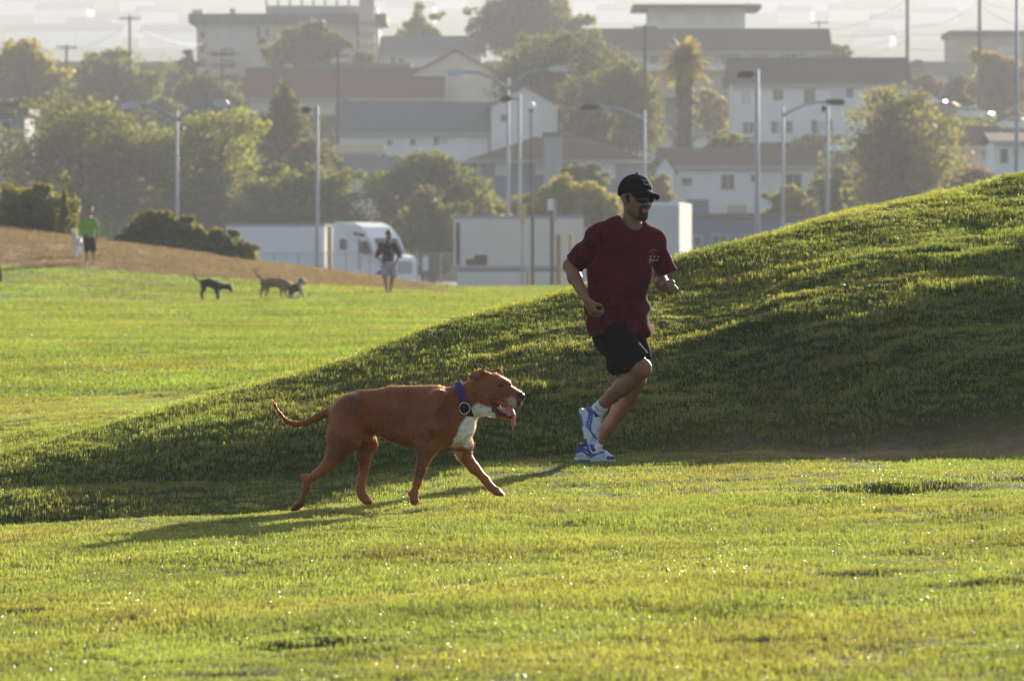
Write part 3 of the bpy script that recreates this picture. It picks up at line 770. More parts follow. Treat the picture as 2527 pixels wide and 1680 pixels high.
def make_man():
    gx = (MX - CX) / MAN_S
    root = empty('person', (gx, MAN_D, EYE - (MY0 - HZ) / MAN_S))
    # ---- body: one continuous skin
    S = SDF((-.30, -.46, -.02), (.56, .34, 1.76), .0058)
    # head frame
    yaw = math.radians(35); Fh = np.array([math.sin(yaw), -math.cos(yaw), -.05]); Fh /= np.linalg.norm(Fh)
    Up = np.array([0.05, 0, 1.0]); Up -= Fh * (Up @ Fh); Up /= np.linalg.norm(Up); Rt = np.cross(Fh, Up)   # Rt = his right
    H0 = np.array(mq(1569, 493, -.02))
    def hp(r, f, u): return tuple(H0 + (Rt * r + Fh * f + Up * u) * 1.05)
    S.cap(hp(0, -.030, .035), hp(0, .020, .040), .080, .074, k=.03)
    S.cap(hp(0, .030, .010), hp(0, .040, -.030), .066, .058, k=.03)
    S.cap(hp(.030, .020, -.045), hp(.012, .066, -.082), .040, .027, k=.025)
    S.cap(hp(-.030, .020, -.045), hp(-.012, .066, -.082), .040, .027, k=.025)
    S.cap(hp(0, .075, -.092), hp(0, .078, -.098), .026, .024, k=.02)               # chin
    S.cap(hp(.030, .074, .030), hp(-.030, .074, .030), .020, .020, k=.02)           # brow
    S.cap(hp(.040, .062, -.012), hp(.036, .060, -.03), .024, .022, k=.02); S.cap(hp(-.040, .062, -.012), hp(-.036, .060, -.03), .024, .022, k=.02)
    S.cap(hp(0, .094, .018), hp(0, .116, -.020), .009, .0135, k=.014)               # nose
    S.cap(hp(.012, .104, -.026), hp(-.012, .104, -.026), .010, .010, k=.008)
    S.cap(hp(.020, .090, -.056), hp(-.020, .090, -.056), .009, .009, k=.010)        # lips
    S.cap(hp(.016, .088, -.070), hp(-.016, .088, -.070), .010, .010, k=.008)
    S.cap(hp(.022, .100, -.063), hp(-.022, .100, -.063), .0035, .0035, k=.006, op='s')
    for sg in (1, -1):                                                             # ears
        S.cap(hp(sg * .080, -.008, .012), hp(sg * .076, -.002, -.030), .021, .012, k=.008, sq=(Rt, .45))
        S.cap(hp(sg * .090, .000, .004), hp(sg * .088, .002, -.010), .007, .006, k=.006, op='s')
    # neck, shoulders, trunk
    S.chain([tuple(hp(0, -.022, -.05)) + (.062,), mp(1558, 560, .0, .060), mp(1552, 585, .02, .075)], k=.03)
    S.cap(mq(1535, 582, 0.0), mq(1486, 594, -.06), .050, .046, k=.03); S.cap(mq(1565, 582, .03), mq(1612, 598, .09), .050, .046, k=.03)
    TF = (.5, -.87, 0)
    S.chain([mp(1545, 620, .0, .165), mp(1526, 690, .0, .17), mp(1520, 760, 0, .165), mp(1525, 812, 0, .16)], k=.05, sq=(TF, .7))
    # his right arm (image left), elbow drawn back
    S.chain([mp(1472, 594, -.075, .046), mp(1440, 626, -.03, .046), mp(1407, 655, .0, .044)], k=.02)
    S.chain([mp(1407, 655, .0, .044), mp(1418, 685, -.06, .045), mp(1434, 715, -.14, .034), mp(1446, 737, -.19, .027)], k=.02)
    hand(S, mq(1446, 738, -.19), (.42, -.25, -.86), (.70, .55, .30), (.75, 1.15, .8), (.93, -.25, -.15), sc=1.0, side=-1)
    # his left arm (image right), fist forward
    S.chain([mp(1616, 602, .09, .045), mp(1632, 642, .12, .046), mp(1630, 690, .17, .044)], k=.02)
    S.chain([mp(1630, 690, .17, .043), mp(1636, 700, .08, .043), mp(1646, 708, -.03, .033), mp(1649, 708, -.075, .028)], k=.02)
    hand(S, mq(1650, 708, -.075), (.32, -.92, .10), (-.80, -.25, -.45), (1.25, 1.45, .9), (.05, -.75, -.35), sc=1.02, side=1)
    # his right leg: thigh forward, shin folded back
    S.chain([mp(1510, 815, -.06, .098), mp(1545, 862, -.2, .083), mp(1575, 905, -.32, .063)], k=.03)
    S.chain([mp(1577, 906, -.325, .062), mp(1560, 930, -.27, .060), mp(1535, 952, -.2, .057), mp(1508, 976, -.13, .045), mp(1484, 1000, -.07, .036), mp(1472, 1014, -.04, .034)], k=.02)
    S.cap(mq(1586, 902, -.345), mq(1588, 912, -.345), .040, .036, k=.03)
    # his left leg: pushing off behind
    S.chain([mp(1545, 818, .08, .098), mp(1560, 880, .06, .080), mp(1572, 938, .04, .060)], k=.03)
    S.chain([mp(1572, 940, .04, .058), mp(1552, 978, .07, .058), mp(1530, 1012, .09, .052), mp(1500, 1058, .11, .040), mp(1478, 1092, .12, .034), mp(1466, 1112, .12, .034)], k=.02)
    me = S.mesh('jogger_body')
    SK, HR, LP = np.array([.285, .125, .060]), np.array([.014, .010, .009]), np.array([.34, .13, .095])
    H0_, Fv, Uv, Rv = H0, Fh, Up, Rt
    def colour(p):
        q = p - H0_; f = q @ Fv; u = q @ Uv; r = np.abs(q @ Rv)
        nz = fbm(p[:, 0] * 40 + p[:, 1] * 13, p[:, 2] * 40, 3)
        c = np.tile(SK, (len(p), 1)); head = (p[:, 2] > mq(0, 560)[2])
        def mixin(w, col):
            w = np.clip(w, 0, 1)[:, None]; c[:] = c * (1 - w) + col * w
        hair = head & (f < .005 + .0 * u) & (u > -.075) & (f < -.022 + .4 * (u - .02)) | (head & (np.abs(f - .022) < .011) & (u > -.028) & (r > .055))
        mixin(hair * .97, HR)
        beard = head & (f > .045) & (u < -.070) & (r < .036 + .006 * nz) & (u > -.135)
        mous = head & (f > .070) & (np.abs(u + .042) < .010) & (r < .034)
        side = head & (f > .060) & (u < -.040) & (u > -.10) & (np.abs(r - .030) < .007)
        mixin((beard | mous | side) * .95, HR)
        lips = head & (f > .085) & (np.abs(u + .062) < .0105) & (r < .024)
        mixin(lips * 1.0, LP)
        stub = head & (u < -.02) & (f > .0) & ~(beard | mous | side | lips)
        mixin(stub * .35 * sstep(-.01, -.06, u), np.array([.20, .12, .09]))
        shin = (p[:, 2] < .70)
        mixin(shin * .18 * (1 + nz), np.array([.25, .12, .06]))
        c *= (1 + .18 * nz)[:, None]
        return np.clip(c, 0, 1)
    paint(me, colour)
    obj('body', me, mat('skin', None, .5, .10, 25, attr='Col', spec=.4, bump=.15, bscale=140), root)
    # ---- T-shirt
    T = SDF((-.34, -.34, .55), (.60, .40, 1.55), .0068)
    T.chain([mp(1546, 615, .0, .190), mp(1526, 680, .0, .194), mp(1521, 755, -.01, .186), mp(1528, 812, -.01, .184), mp(1530, 850, -.01, .188)], k=.05, sq=(TF, .74))
    T.cap(mq(1540, 590, .0), mq(1480, 596, -.07), .080, .062, k=.05); T.cap(mq(1560, 588, .02), mq(1614, 598, .085), .080, .062, k=.05)
    T.chain([mp(1556, 566, .0, .070), mp(1553, 590, .01, .10)], k=.04)
    T.cap(mq(1545, 573, .0), mq(1482, 588, -.06), .066, .066, k=.06); T.cap(mq(1565, 573, .02), mq(1612, 590, .08), .066, .062, k=.06)
    T.chain([mp(1470, 592, -.075, .062), mp(1438, 626, -.03, .064), mp(1392, 676, .03, .078)], k=.03)
    T.chain([mp(1618, 598, .09, .062), mp(1634, 642, .12, .060), mp(1658, 694, .15, .072)], k=.03)
    T.cap(mq(1526, 560, .0), mq(1474, 580, -.06), .056, .056, k=.06)
    # cut neckline and cuffs
    nk = SDF.cap
    T.cap(mq(1578, 538, -.18), mq(1564, 532, -.0), .088, .080, k=.010, op='s')
    T.plane(mq(1545, 566, -.0), (.10, -.45, 1.0)) if False else None
    # sleeve ends: planes across each arm, applied to arm side only
    def cut(pt, n, sel):
        sl, X, Y, Z = T._sub(T.lo, T.lo + T.h * T.n)
        n = np.array(n, np.float32); n /= np.linalg.norm(n)
        d = (X - pt[0]) * n[0] + (Y - pt[1]) * n[1] + (Z - pt[2]) * n[2]
        T.V = np.where(sel(X, Y, Z), np.maximum(T.V, d), T.V)
    cut(mq(1414, 648, .0), (-.13, .03, -.135), lambda X, Y, Z: X + 0 * Y + 0 * Z < mq(1440, 0)[0] + 0 * Z)
    cut(mq(1662, 668, .13), (.32, .06, -.75), lambda X, Y, Z: (X + 0 * Y + 0 * Z > mq(1630, 0)[0]))
    # hem rides up over the lifted thigh
    hem_x = np.array([1430, 1452, 1480, 1507, 1545, 1583, 1610, 1640]); hem_y = np.array([828, 831, 815, 806, 812, 827, 813, 810])
    sl, X, Y, Z = T._sub(T.lo, T.lo + T.h * T.n)
    hz_ = np.interp(X[:, 0, 0] * MAN_S + MX, hem_x, hem_y); hz_ = ((MY0 - hz_) / MAN_S)[:, None, None]
    T.V = np.maximum(T.V, hz_ - Z + .06 * np.maximum(Y - 0.0, 0))
    def folds(X, Y, Z):
        a = np.sin((Z * 24 + X * 15) + 2.2 * np.sin(X * 19 + Y * 9)) * np.sin(X * 11 - Z * 7 + 1.0)
        lo = np.clip((1.05 - Z) * 2.2, 0.25, 1.3)
        b = np.sin(X * 48 + 5 * Z + 2 * np.sin(Z * 21)) * np.clip((.98 - Z) * 4, 0, 1)
        c = np.sin((X * .8 + Z) * 38 + 3 * np.sin(X * 13)) * np.clip((Z - 1.1) * 3, 0, .8)
        d = np.abs(np.sin((Z * 1.0 - X * .9) * 15 + 1.4 * np.sin(X * 8 + Z * 5))) ** 3 * np.clip((1.22 - Z) * 3, 0, 1)
        return .014 * a * np.clip((1.2 - Z) * 4, 0, 1) * lo + .017 * b + .003 * c - .026 * d
    T.warp(folds)
    # the garment hangs, so the sides fall straight; keep outside the trunk
    m_shirt = mat('maroon_cotton', (.092, .0075, .0165), .95, .45, 38, spec=.06, sheen=.06, bump=.15, bscale=300)
    shirt = obj('shirt', T.mesh('shirt'), m_shirt, root); tag(shirt, 'loose maroon short-sleeved T-shirt with small white chest print')
    # ---- chest print: an arch and lettering strokes, laid on the cloth
    bv = BVHTree.FromObject(shirt, bpy.context.evaluated_depsgraph_get())
    def on_cloth(px, py):
        o = Vector(mq(px, py, -1.0)); hit = bv.ray_cast(o, Vector((0, 1, 0)))
        return (hit[0] + hit[1] * .0035) if hit[0] is not None else Vector(mq(px, py, -.15))
    def strokes(name, lines, w, m, parent):
        b = MB()
        for ln in lines:
            P = [on_cloth(*q) for q in ln]
            b.tube(P, w, 5)
        return b.build(name, m, parent)
    m_ink = mat('white_ink', (.72, .69, .68), .8, .2, 60)
    def cr(X, Y): return (1350 + X / 3.565, 400 + Y / 3.565)      # from the enlargement
    arch = [cr(900 + 70 * k / 8, 795 - 26 * math.sin(math.pi * (k + .6) / 9.2)) for k in range(9)]
    pr = strokes('chest_print', [[cr(900, 828), cr(908, 826), cr(904, 842)], [cr(936, 830), cr(946, 830), cr(942, 842)], [cr(978, 822), cr(981, 840)],
                  [cr(903, 846), cr(896, 862), cr(900, 892)], [cr(890, 858), cr(912, 854)], [cr(914, 868), cr(920, 856), cr(925, 868), cr(918, 874)],
                  [cr(930, 858), cr(932, 872), cr(940, 858)], [cr(944, 870), cr(950, 858), cr(954, 870)], [cr(958, 856), cr(962, 872)], [cr(968, 850), cr(972, 872), cr(978, 866)]], .0021, m_ink, shirt)
    strokes('print_arch', [arch], .0018, mat('grey_ink', (.33, .24, .26), .8, .2, 60), pr)
    strokes('print_underline', [[cr(914, 899), cr(938, 899), cr(962, 897)]], .0018, mat('red_ink', (.32, .03, .04), .8, .2, 60), pr)
    # ---- shorts
    P = SDF((-.22, -.46, .42), (.42, .30, 1.0), .0068)
    P.chain([mp(1522, 790, 0, .165), mp(1527, 822, 0, .165)], k=.05, sq=(TF, .78))
    P.chain([mp(1508, 815, -.07, .110), mp(1538, 856, -.19, .098), mp(1568, 896, -.29, .098)], k=.03)
    P.chain([mp(1500, 850, -.10, .05), mp(1518, 905, -.20, .045), mp(1521, 935, -.22, .042)], k=.05)
    P.chain([mp(1547, 818, .08, .118), mp(1562, 875, .06, .104), mp(1566, 905, .05, .108)], k=.03)
    sl, X, Y, Z = P._sub(P.lo, P.lo + P.h * P.n)
    PX = X * MAN_S + MX; PY = MY0 - Z * MAN_S
    near = Y < -.06
    # hem of the lifted leg: from low behind the knee up to the front
    lim = np.interp(PX[:, 0, 0], [1500, 1508, 1522, 1541, 1570, 1591, 1605], [915, 921, 924, 917, 893, 873, 862])[:, None, None]
    jag = 2.0 * np.sin(PX * .5)
    P.V = np.where(near + 0 * Z > 0, np.maximum(P.V, (PY - lim - jag) / MAN_S * .8), np.maximum(P.V, (PY - 884) / MAN_S))
    P.warp(lambda X, Y, Z: .0045 * np.sin(X * 34 + Z * 22 + 2 * np.sin(Y * 17)) * np.sin(Z * 15 + Y * 20))
    obj('shorts', P.mesh('shorts'), mat('navy_shorts', (.006, .006, .010), .95, .3, 30, spec=.06, bump=.3, bscale=200), root)
    # ---- cap
    C = SDF(tuple(H0 - .24), tuple(H0 + .26), .0052)
    C.cap(hp(0, -.030, .045), hp(0, .022, .046), .094, .084, k=.02)
    C.cap(hp(0, -.015, .075), hp(0, .012, .078), .070, .066, k=.03)
    C.plane(hp(0, -.1, .010), tuple(-np.array(Up) + .24 * np.array(Fh)), k=.006)
    for a in np.linspace(-1, 1, 27):
        w = .070 * a; f0 = .070 - .030 * a * a; f1 = .176 - .060 * a ** 4 - .012 * a * a; dr = -.030 * a * a
        C.cap(hp(w, f0, .060 + dr * .6), hp(w * .96, f1, .036 + dr), .0070, .0055, k=.006)
    C.cap(hp(0, -.004, .146), hp(0, -.004, .150), .008, .007, k=.005)
    C.plane(hp(0, 0, -.035), (0, 0, -1)) if False else None
    capo = obj('cap', C.mesh('cap'), mat('black_twill', (.007, .006, .009), .85, .25, 40, spec=.12, bump=.3, bscale=260), root)
    bc = BVHTree.FromObject(capo, bpy.context.evaluated_depsgraph_get())
    lb = MB()
    def on_cap(r, u):
        o = Vector(hp(r, .4, u)); h_ = bc.ray_cast(o, Vector(-Fh)); return (h_[0] + h_[1] * .002) if h_[0] is not None else Vector(hp(r, .1, u))
    for ln in ([(-.020, .115), (.0, .104), (.02, .115)], [(-.016, .092), (.0, .086), (.018, .095)], [(-.022, .105), (-.02, .08)]):
        lb.tube([on_cap(*q) for q in ln], .0026, 5)
    lb.build('cap_badge', mat('badge_thread', (.55, .55, .62), .6, .2, 40), capo)
    # ---- sunglasses
    G = MB()
    gl = empty('sunglasses', (0, 0, 0)); gl.parent = root
    lens = SDF(tuple(H0 - .14), tuple(H0 + .16), .0042)
    for sg in (1, -1):
        lens.cap(hp(sg * .020, .102, .006), hp(sg * .050, .088, .008), .0245, .0215, k=.006, sq=(tuple(Fh * .8 + Rt * sg * .5), .32))
    ln = lens.mesh('lens'); obj('lens', ln, mat('dark_lens', (.012, .009, .010), .12, .1, 30, spec=.7), gl)
    m_bp = mat('black_plastic', (.012, .012, .013), .35, .2, 30)
    MB().tube([hp(.020, .112, .022), hp(-.020, .112, .022)], .0032, 6).build('bridge', m_bp, gl)
    for sg in (1, -1):
        MB().tube([hp(sg * .062, .082, .022), hp(sg * .078, .055, .022), hp(sg * .086, .0, .020)], .0028, 6).build('temple_arm', m_bp, gl)
    # ---- shoes and socks
    def shoe(heel, toe, up, wid, label):
        """heel and toe points of the sole, up = towards the ankle"""
        he, to = np.array(heel, float), np.array(toe, float); t = to - he; L = np.linalg.norm(t); t /= L
        u = np.array(up, float); u -= t * (u @ t); u /= np.linalg.norm(u); s = np.cross(t, u)
        q = lambda a, b, c: tuple(he + t * a * L + u * b + s * c)
        e = empty('shoe'); e.parent = root
        lo = np.minimum(he, to) - .16; hi = np.maximum(he, to) + .16
        U = SDF(lo, hi, .0048)
        sqs = (tuple(s), wid)
        U.chain([q(.10, .038, 0) + (.036,), q(.40, .040, 0) + (.040,), q(.70, .030, 0) + (.039,), q(.88, .024, 0) + (.029,)], k=.02)
        U.chain([q(.10, .045, 0) + (.034,), q(.13, .072, 0) + (.034,), q(.20, .080, 0) + (.036,)], k=.02, sq=sqs)
        U.chain([q(.22, .085, 0) + (.040,), q(.42, .066, 0) + (.036,), q(.62, .046, 0) + (.030,)], k=.025, sq=sqs)
        U.cap(q(.17, .15, 0), q(.19, .10, 0), .034, .024, k=.01, op='s')
        U.plane(q(.5, .012, 0), tuple(-u), k=.004)
        um = U.mesh('shoe_upper')
        def colr(p):
            d = p - he; a = d @ t / L; b = d @ u; c = d @ s
            wht, blu, sil, nav = np.array([.62, .64, .70]), np.array([.035, .085, .36]), np.array([.42, .45, .54]), np.array([.012, .018, .06])
            col = np.tile(wht, (len(p), 1))
            def mx_(w, k): w = np.clip(w, 0, 1)[:, None]; col[:] = col * (1 - w) + k * w
            w1 = np.sin(a * 13 + b * 60 + 1.2)
            mx_((w1 > .62) * (a > .1) * (a < .8) * 1.0, sil)
            mx_((a < .22) * (b > .035) * (np.abs(b - .06 - a * .1) < .022), blu)
            mx_((np.abs(b - .034 - .10 * np.abs(a - .45)) < .0065) * (a < .75), blu)
            mx_((np.abs(b - .072 + .10 * (a - .25)) < .007) * (a > .2) * (a < .55), blu)
            mx_((a > .84) * (b < .040), blu); mx_((a > .95) * (b < .05), nav)
            mx_((b > .088) * (a < .30), nav)
            return col
        paint(um, colr)
        ub = obj('upper', um, mat('shoe_cloth', None, .6, .12, 60, attr='Col', bump=.4, bscale=300), e)
        so = SDF(lo, hi, .0048)
        so.chain([q(.06, .010, 0) + (.036,), q(.40, .008, 0) + (.037,), q(.72, .008, 0) + (.041,), q(.92, .010, 0) + (.028,)], k=.015)
        so.plane(q(.5, .020, 0), tuple(u), k=.004); so.plane(q(.5, -.006, 0), tuple(-u), k=.004)
        sm = so.mesh('shoe_sole')
        def cols(p):
            d = p - he; a = d @ t / L; b = d @ u
            col = np.tile(np.array([.60, .60, .62]), (len(p), 1))
            m = ((a > .12) & (a < .42) & (b < .010)) | ((a > .7) & (b < .012))
            col[m] = (.05, .10, .36); col[b < -.002] = (.06, .06, .08)
            return col
        paint(sm, cols)
        obj('sole', sm, mat('shoe_rubber', None, .7, .12, 40, attr='Col'), e)
        lc = MB()
        for k in range(5):
            a = .30 + .075 * k; b = .098 - .085 * (a - .30)
            lc.tube([q(a, b - .004, -.022), q(a + .03, b + .010, 0), q(a + .01, b - .004, .022)], .0028, 5)
        lc.tube([q(.30, .105, 0), q(.33, .118, -.025), q(.42, .085, -.042)], .0026, 5); lc.tube([q(.30, .105, 0), q(.35, .118, .022), q(.45, .08, .040)], .0026, 5)
        lc.build('laces', mat('laces', (.66, .67, .72), .8, .1, 50), ub)
        tag(e, label)
        return e
    shoe(mq(1433, 1014, -.02), mq(1455, 1118, -.16), (.80, -.25, .28), .8, 'blue and white running shoe lifted with toe pointing down')
    shoe(mq(1426, 1138, .16), mq(1517, 1143, .04), (.0, -.02, 1.0), .8, 'blue and white running shoe planted on the grass')
    K = SDF((-.16, -.26, .20), (.14, .24, .42), .0052)
    K.chain([mp(1490, 994, -.085, .042), mp(1476, 1010, -.055, .043), mp(1466, 1030, -.055, .042)], k=.01)
    kd = np.array(mq(1484, 1000, -.07)) - np.array(mq(1508, 976, -.13))
    K.plane(mq(1489, 995, -.08), tuple(-kd), k=.004)
    sk = obj('sock', K.mesh('sock'), mat('white_sock', (.72, .74, .80), .9, .08, 60, bump=.4, bscale=250), root)
    sb = BVHTree.FromObject(sk, bpy.context.evaluated_depsgraph_get()); db = MB()
    for (X, Y) in ((373, 905), (385, 922), (397, 938)):
        px, py = 1370 + X / 3.734, 760 + Y / 3.734
        h_ = sb.ray_cast(Vector(mq(px, py, -1)), Vector((0, 1, 0)))
        if h_[0] is not None:
            db.tube([h_[0] - h_[1] * .001, h_[0] + h_[1] * .0025], .0042, 8)
    if db.v: db.build('sock_dots', mat('navy_dot', (.01, .012, .04), .8, .1, 50), sk)
    K2 = SDF((-.16, -.1, -.02), (.14, .34, .24), .0052)
    K2.chain([mp(1480, 1088, .12, .039), mp(1464, 1114, .12, .040), mp(1452, 1124, .125, .038)], k=.01)
    k2 = np.array(mq(1466, 1112, .12)) - np.array(mq(1500, 1058, .11)); K2.plane(mq(1479, 1092, .12), tuple(-k2), k=.004)
    obj('sock', K2.mesh('sock'), MATS['white_sock'], root)
    tag(root, 'man running in maroon T-shirt, black shorts, black cap and dark sunglasses', 'person')
    return root
make_man()
# ------------------------------------------------------------------ people and dogs across the lawn
def paint_fn(base, spots=(), var=.15):
    def fn(p):
        c = np.tile(np.array(base, float), (len(p), 1)); nz = fbm(p[:, 0] * 14 + 3, p[:, 2] * 14, 3)
        for test, col in spots: c[test(p, nz)] = col
        return np.clip(c * (1 + var * nz)[:, None], 0, 1)
    return fn
def walker(name_d, label, px, foot, d, joints, parts):
    """joints are read off the photograph in pixels: each garment is a chain list of (px,py,depth,r)"""
    s = FPX / d
    root = empty('person', ((px - CX) / s, d, EYE - (foot - HZ) / s))
    def q(a): return ((a[0] - px) / s, a[1 + 1], (foot - a[1]) / s, a[3])
    for nm, chains, k, matn, pfn in parts:
        P = [[q(a) for a in ch] for ch in chains]
        allp = np.array([a for ch in P for a in ch]); lo = (allp[:, :3] - allp[:, 3:]).min(0) - .06; hi = (allp[:, :3] + allp[:, 3:]).max(0) + .06
        S = SDF(lo, hi, .011)
        for ch in P: S.chain(ch, k=k)
        me = S.mesh(nm); paint(me, pfn)
        obj(nm, me, matn, root)
    tag(root, label, 'person')
    return root
m_vcol = mat('painted_cloth', None, .85, .1, 20, attr='Col', spec=.15)
m_vskin = mat('far_skin', None, .55, .1, 20, attr='Col')
SKIN = (.40, .21, .13)
hair_top = lambda z0: (lambda p, nz: p[:, 2] > z0 + .02 * nz)
# woman or man in the green top, coming down the bare slope
walker('a', 'walker in bright green long-sleeved top and dark knee shorts on the bare slope', 220, 657, 146.0, None, [
    ('body', [[(222, 517, -.01, .085), (222, 523, -.02, .078)], [(222, 526, 0, .05), (221, 537, .02, .055)], [(221, 545, 0, .12), (220, 590, 0, .11)],
              [(205, 545, 0, .045), (198, 566, 0, .04), (197, 588, -.05, .03), (198, 594, -.07, .03)], [(236, 545, 0, .045), (241, 566, 0, .04), (242, 588, -.05, .03), (243, 594, -.07, .03)],
              [(213, 590, 0, .08), (214, 622, -.03, .058), (214, 648, .02, .036), (214, 653, -.08, .034)], [(228, 590, 0, .08), (230, 622, .04, .058), (232, 646, .14, .036), (232, 650, .06, .034)]],
     .03, m_vskin, paint_fn(SKIN, [(hair_top(1.66), (.06, .035, .02)), (lambda p, nz: p[:, 2] < .085, (.62, .62, .64))])),
    ('jacket', [[(221, 541, 0, .09), (221, 556, 0, .165), (220, 584, 0, .16)], [(209, 542, 0, .07), (200, 560, 0, .062), (197, 582, -.04, .05)], [(233, 542, 0, .07), (240, 560, 0, .062), (242, 582, -.04, .05)]],
     .04, m_vcol, paint_fn((.20, .42, .035))),
    ('shorts', [[(219, 582, 0, .15), (220, 592, 0, .15)], [(213, 592, 0, .105), (214, 616, -.02, .09)], [(228, 592, 0, .105), (230, 616, .03, .09)]], .03, m_vcol, paint_fn((.028, .022, .024)))])
# man in the dark printed shirt
walker('b', 'man in dark patterned shirt and pale knee shorts walking before the white truck', 958, 731, 135.0, None, [
    ('body', [[(959, 575, -.01, .085), (959, 583, -.02, .078)], [(959, 588, 0, .05), (958, 599, .02, .055)], [(958, 610, 0, .12), (958, 655, 0, .11)],
              [(940, 606, 0, .045), (930, 630, .02, .04), (944, 646, -.16, .032), (950, 648, -.2, .036)], [(976, 606, 0, .045), (986, 630, .02, .04), (976, 650, -.16, .032), (972, 655, -.19, .036)],
              [(950, 655, 0, .08), (951, 688, -.02, .058), (955, 720, .0, .036), (955, 727, -.1, .036)], [(967, 655, 0, .08), (967, 688, .04, .058), (963, 716, .16, .036), (962, 724, .08, .036)]],
     .03, m_vskin, paint_fn((.33, .17, .10), [(hair_top(1.66), (.05, .03, .02)), (lambda p, nz: p[:, 2] < .085, (.55, .48, .46))])),
    ('shirt', [[(958, 603, 0, .09), (958, 618, 0, .18), (958, 646, 0, .165)], [(943, 604, 0, .08), (934, 622, .01, .075), (931, 632, .02, .07)], [(974, 604, 0, .08), (983, 622, .01, .075), (986, 632, .02, .07)]],
     .04, m_vcol, paint_fn((.018, .017, .024), [(lambda p, nz: (fbm(p[:, 0] * 11, p[:, 2] * 11 + 4, 2) > .17) & (p[:, 1] < 0), (.22, .07, .04)), (lambda p, nz: (fbm(p[:, 0] * 13 + 8, p[:, 2] * 12 + 9, 2) > .2) & (p[:, 1] < 0), (.16, .2, .34))])),
    ('shorts', [[(958, 648, 0, .16), (959, 656, 0, .155)], [(949, 656, 0, .11), (950, 677, -.02, .105)], [(968, 656, 0, .11), (970, 677, .03, .105)]], .03, m_vcol, paint_fn((.42, .43, .46)))])
# walker cut by the left edge of the picture
walker('c', 'walker in dark teal clothes cut off by the left edge of the lawn', -22, 709, 136.0, None, [
    ('body', [[(-46, 556, -.01, .085), (-46, 563, -.02, .078)], [(-45, 568, 0, .05), (-44, 580, 0, .055)], [(-42, 590, 0, .12), (-28, 640, 0, .11)],
              [(-58, 588, 0, .045), (-62, 612, 0, .04), (-58, 634, -.1, .032)], [(-30, 588, 0, .045), (-24, 612, 0, .04), (-26, 634, -.1, .032)],
              [(-30, 640, 0, .08), (-34, 672, 0, .058), (-36, 704, 0, .04)], [(-14, 640, 0, .08), (-6, 672, 0, .058), (1, 698, .02, .04), (3, 703, -.05, .038)]], .03, m_vskin,
     paint_fn(SKIN, [(hair_top(1.62), (.05, .03, .02)), (lambda p, nz: p[:, 2] < .09, (.6, .55, .52))])),
    ('jacket', [[(-44, 586, 0, .10), (-40, 600, 0, .17), (-28, 646, 0, .17)], [(-56, 588, 0, .07), (-61, 610, 0, .06), (-58, 630, -.09, .05)], [(-32, 588, 0, .07), (-25, 610, 0, .06), (-26, 630, -.09, .05)]], .04, m_vcol, paint_fn((.02, .045, .05))),
    ('trousers', [[(-26, 640, 0, .15), (-20, 650, 0, .14)], [(-30, 645, 0, .10), (-34, 672, 0, .08), (-36, 698, 0, .065)], [(-12, 645, 0, .115), (-4, 670, 0, .10), (0, 692, .02, .07)]], .03, m_vcol, paint_fn((.018, .04, .045)))])

def small_dog(label, foot_px, foot_py, d, chains, pfn, parts=(), k=.05):
    s = FPX / d; root = empty('dog', ((foot_px - CX) / s, d, EYE - (foot_py - HZ) / s))
    def q(a): return ((a[0] - foot_px) / s, a[2], (foot_py - a[1]) / s, a[3])
    P = [[q(a) for a in ch] for ch in chains]
    allp = np.array([a for ch in P for a in ch]); lo = (allp[:, :3] - allp[:, 3:]).min(0) - .08; hi = (allp[:, :3] + allp[:, 3:]).max(0) + .08
    S = SDF(lo, hi, .0105)
    for ch in P: S.chain(ch, k=k if ch[0][3] > .06 else .02)
    me = S.mesh('dog_body'); paint(me, pfn)
    obj('body', me, mat('far_dog_coat', None, .7, .2, 12, attr='Col', sheen=.3), root)
    for nm, ch, col in parts:
        Q = [q(a) for a in ch]; al = np.array(Q); S2 = SDF((al[:, :3] - al[:, 3:]).min(0) - .03, (al[:, :3] + al[:, 3:]).max(0) + .03, .006)
        S2.chain(Q, k=.01); obj(nm, S2.mesh(nm), mat('dog_' + nm + '_%d' % int(col[0] * 1000), col, .4, .1, 30), root)
    tag(root, label, 'dog')
    return root
def c5(X, Y): return (X / 3.37, 400 + Y / 3.37)
def c6(X, Y): return (500 + X / 3.37, 400 + Y / 3.37)
def g5(X, Y, y, r): return c5(X, Y) + (y, r)
def g6(X, Y, y, r): return c6(X, Y) + (y, r)
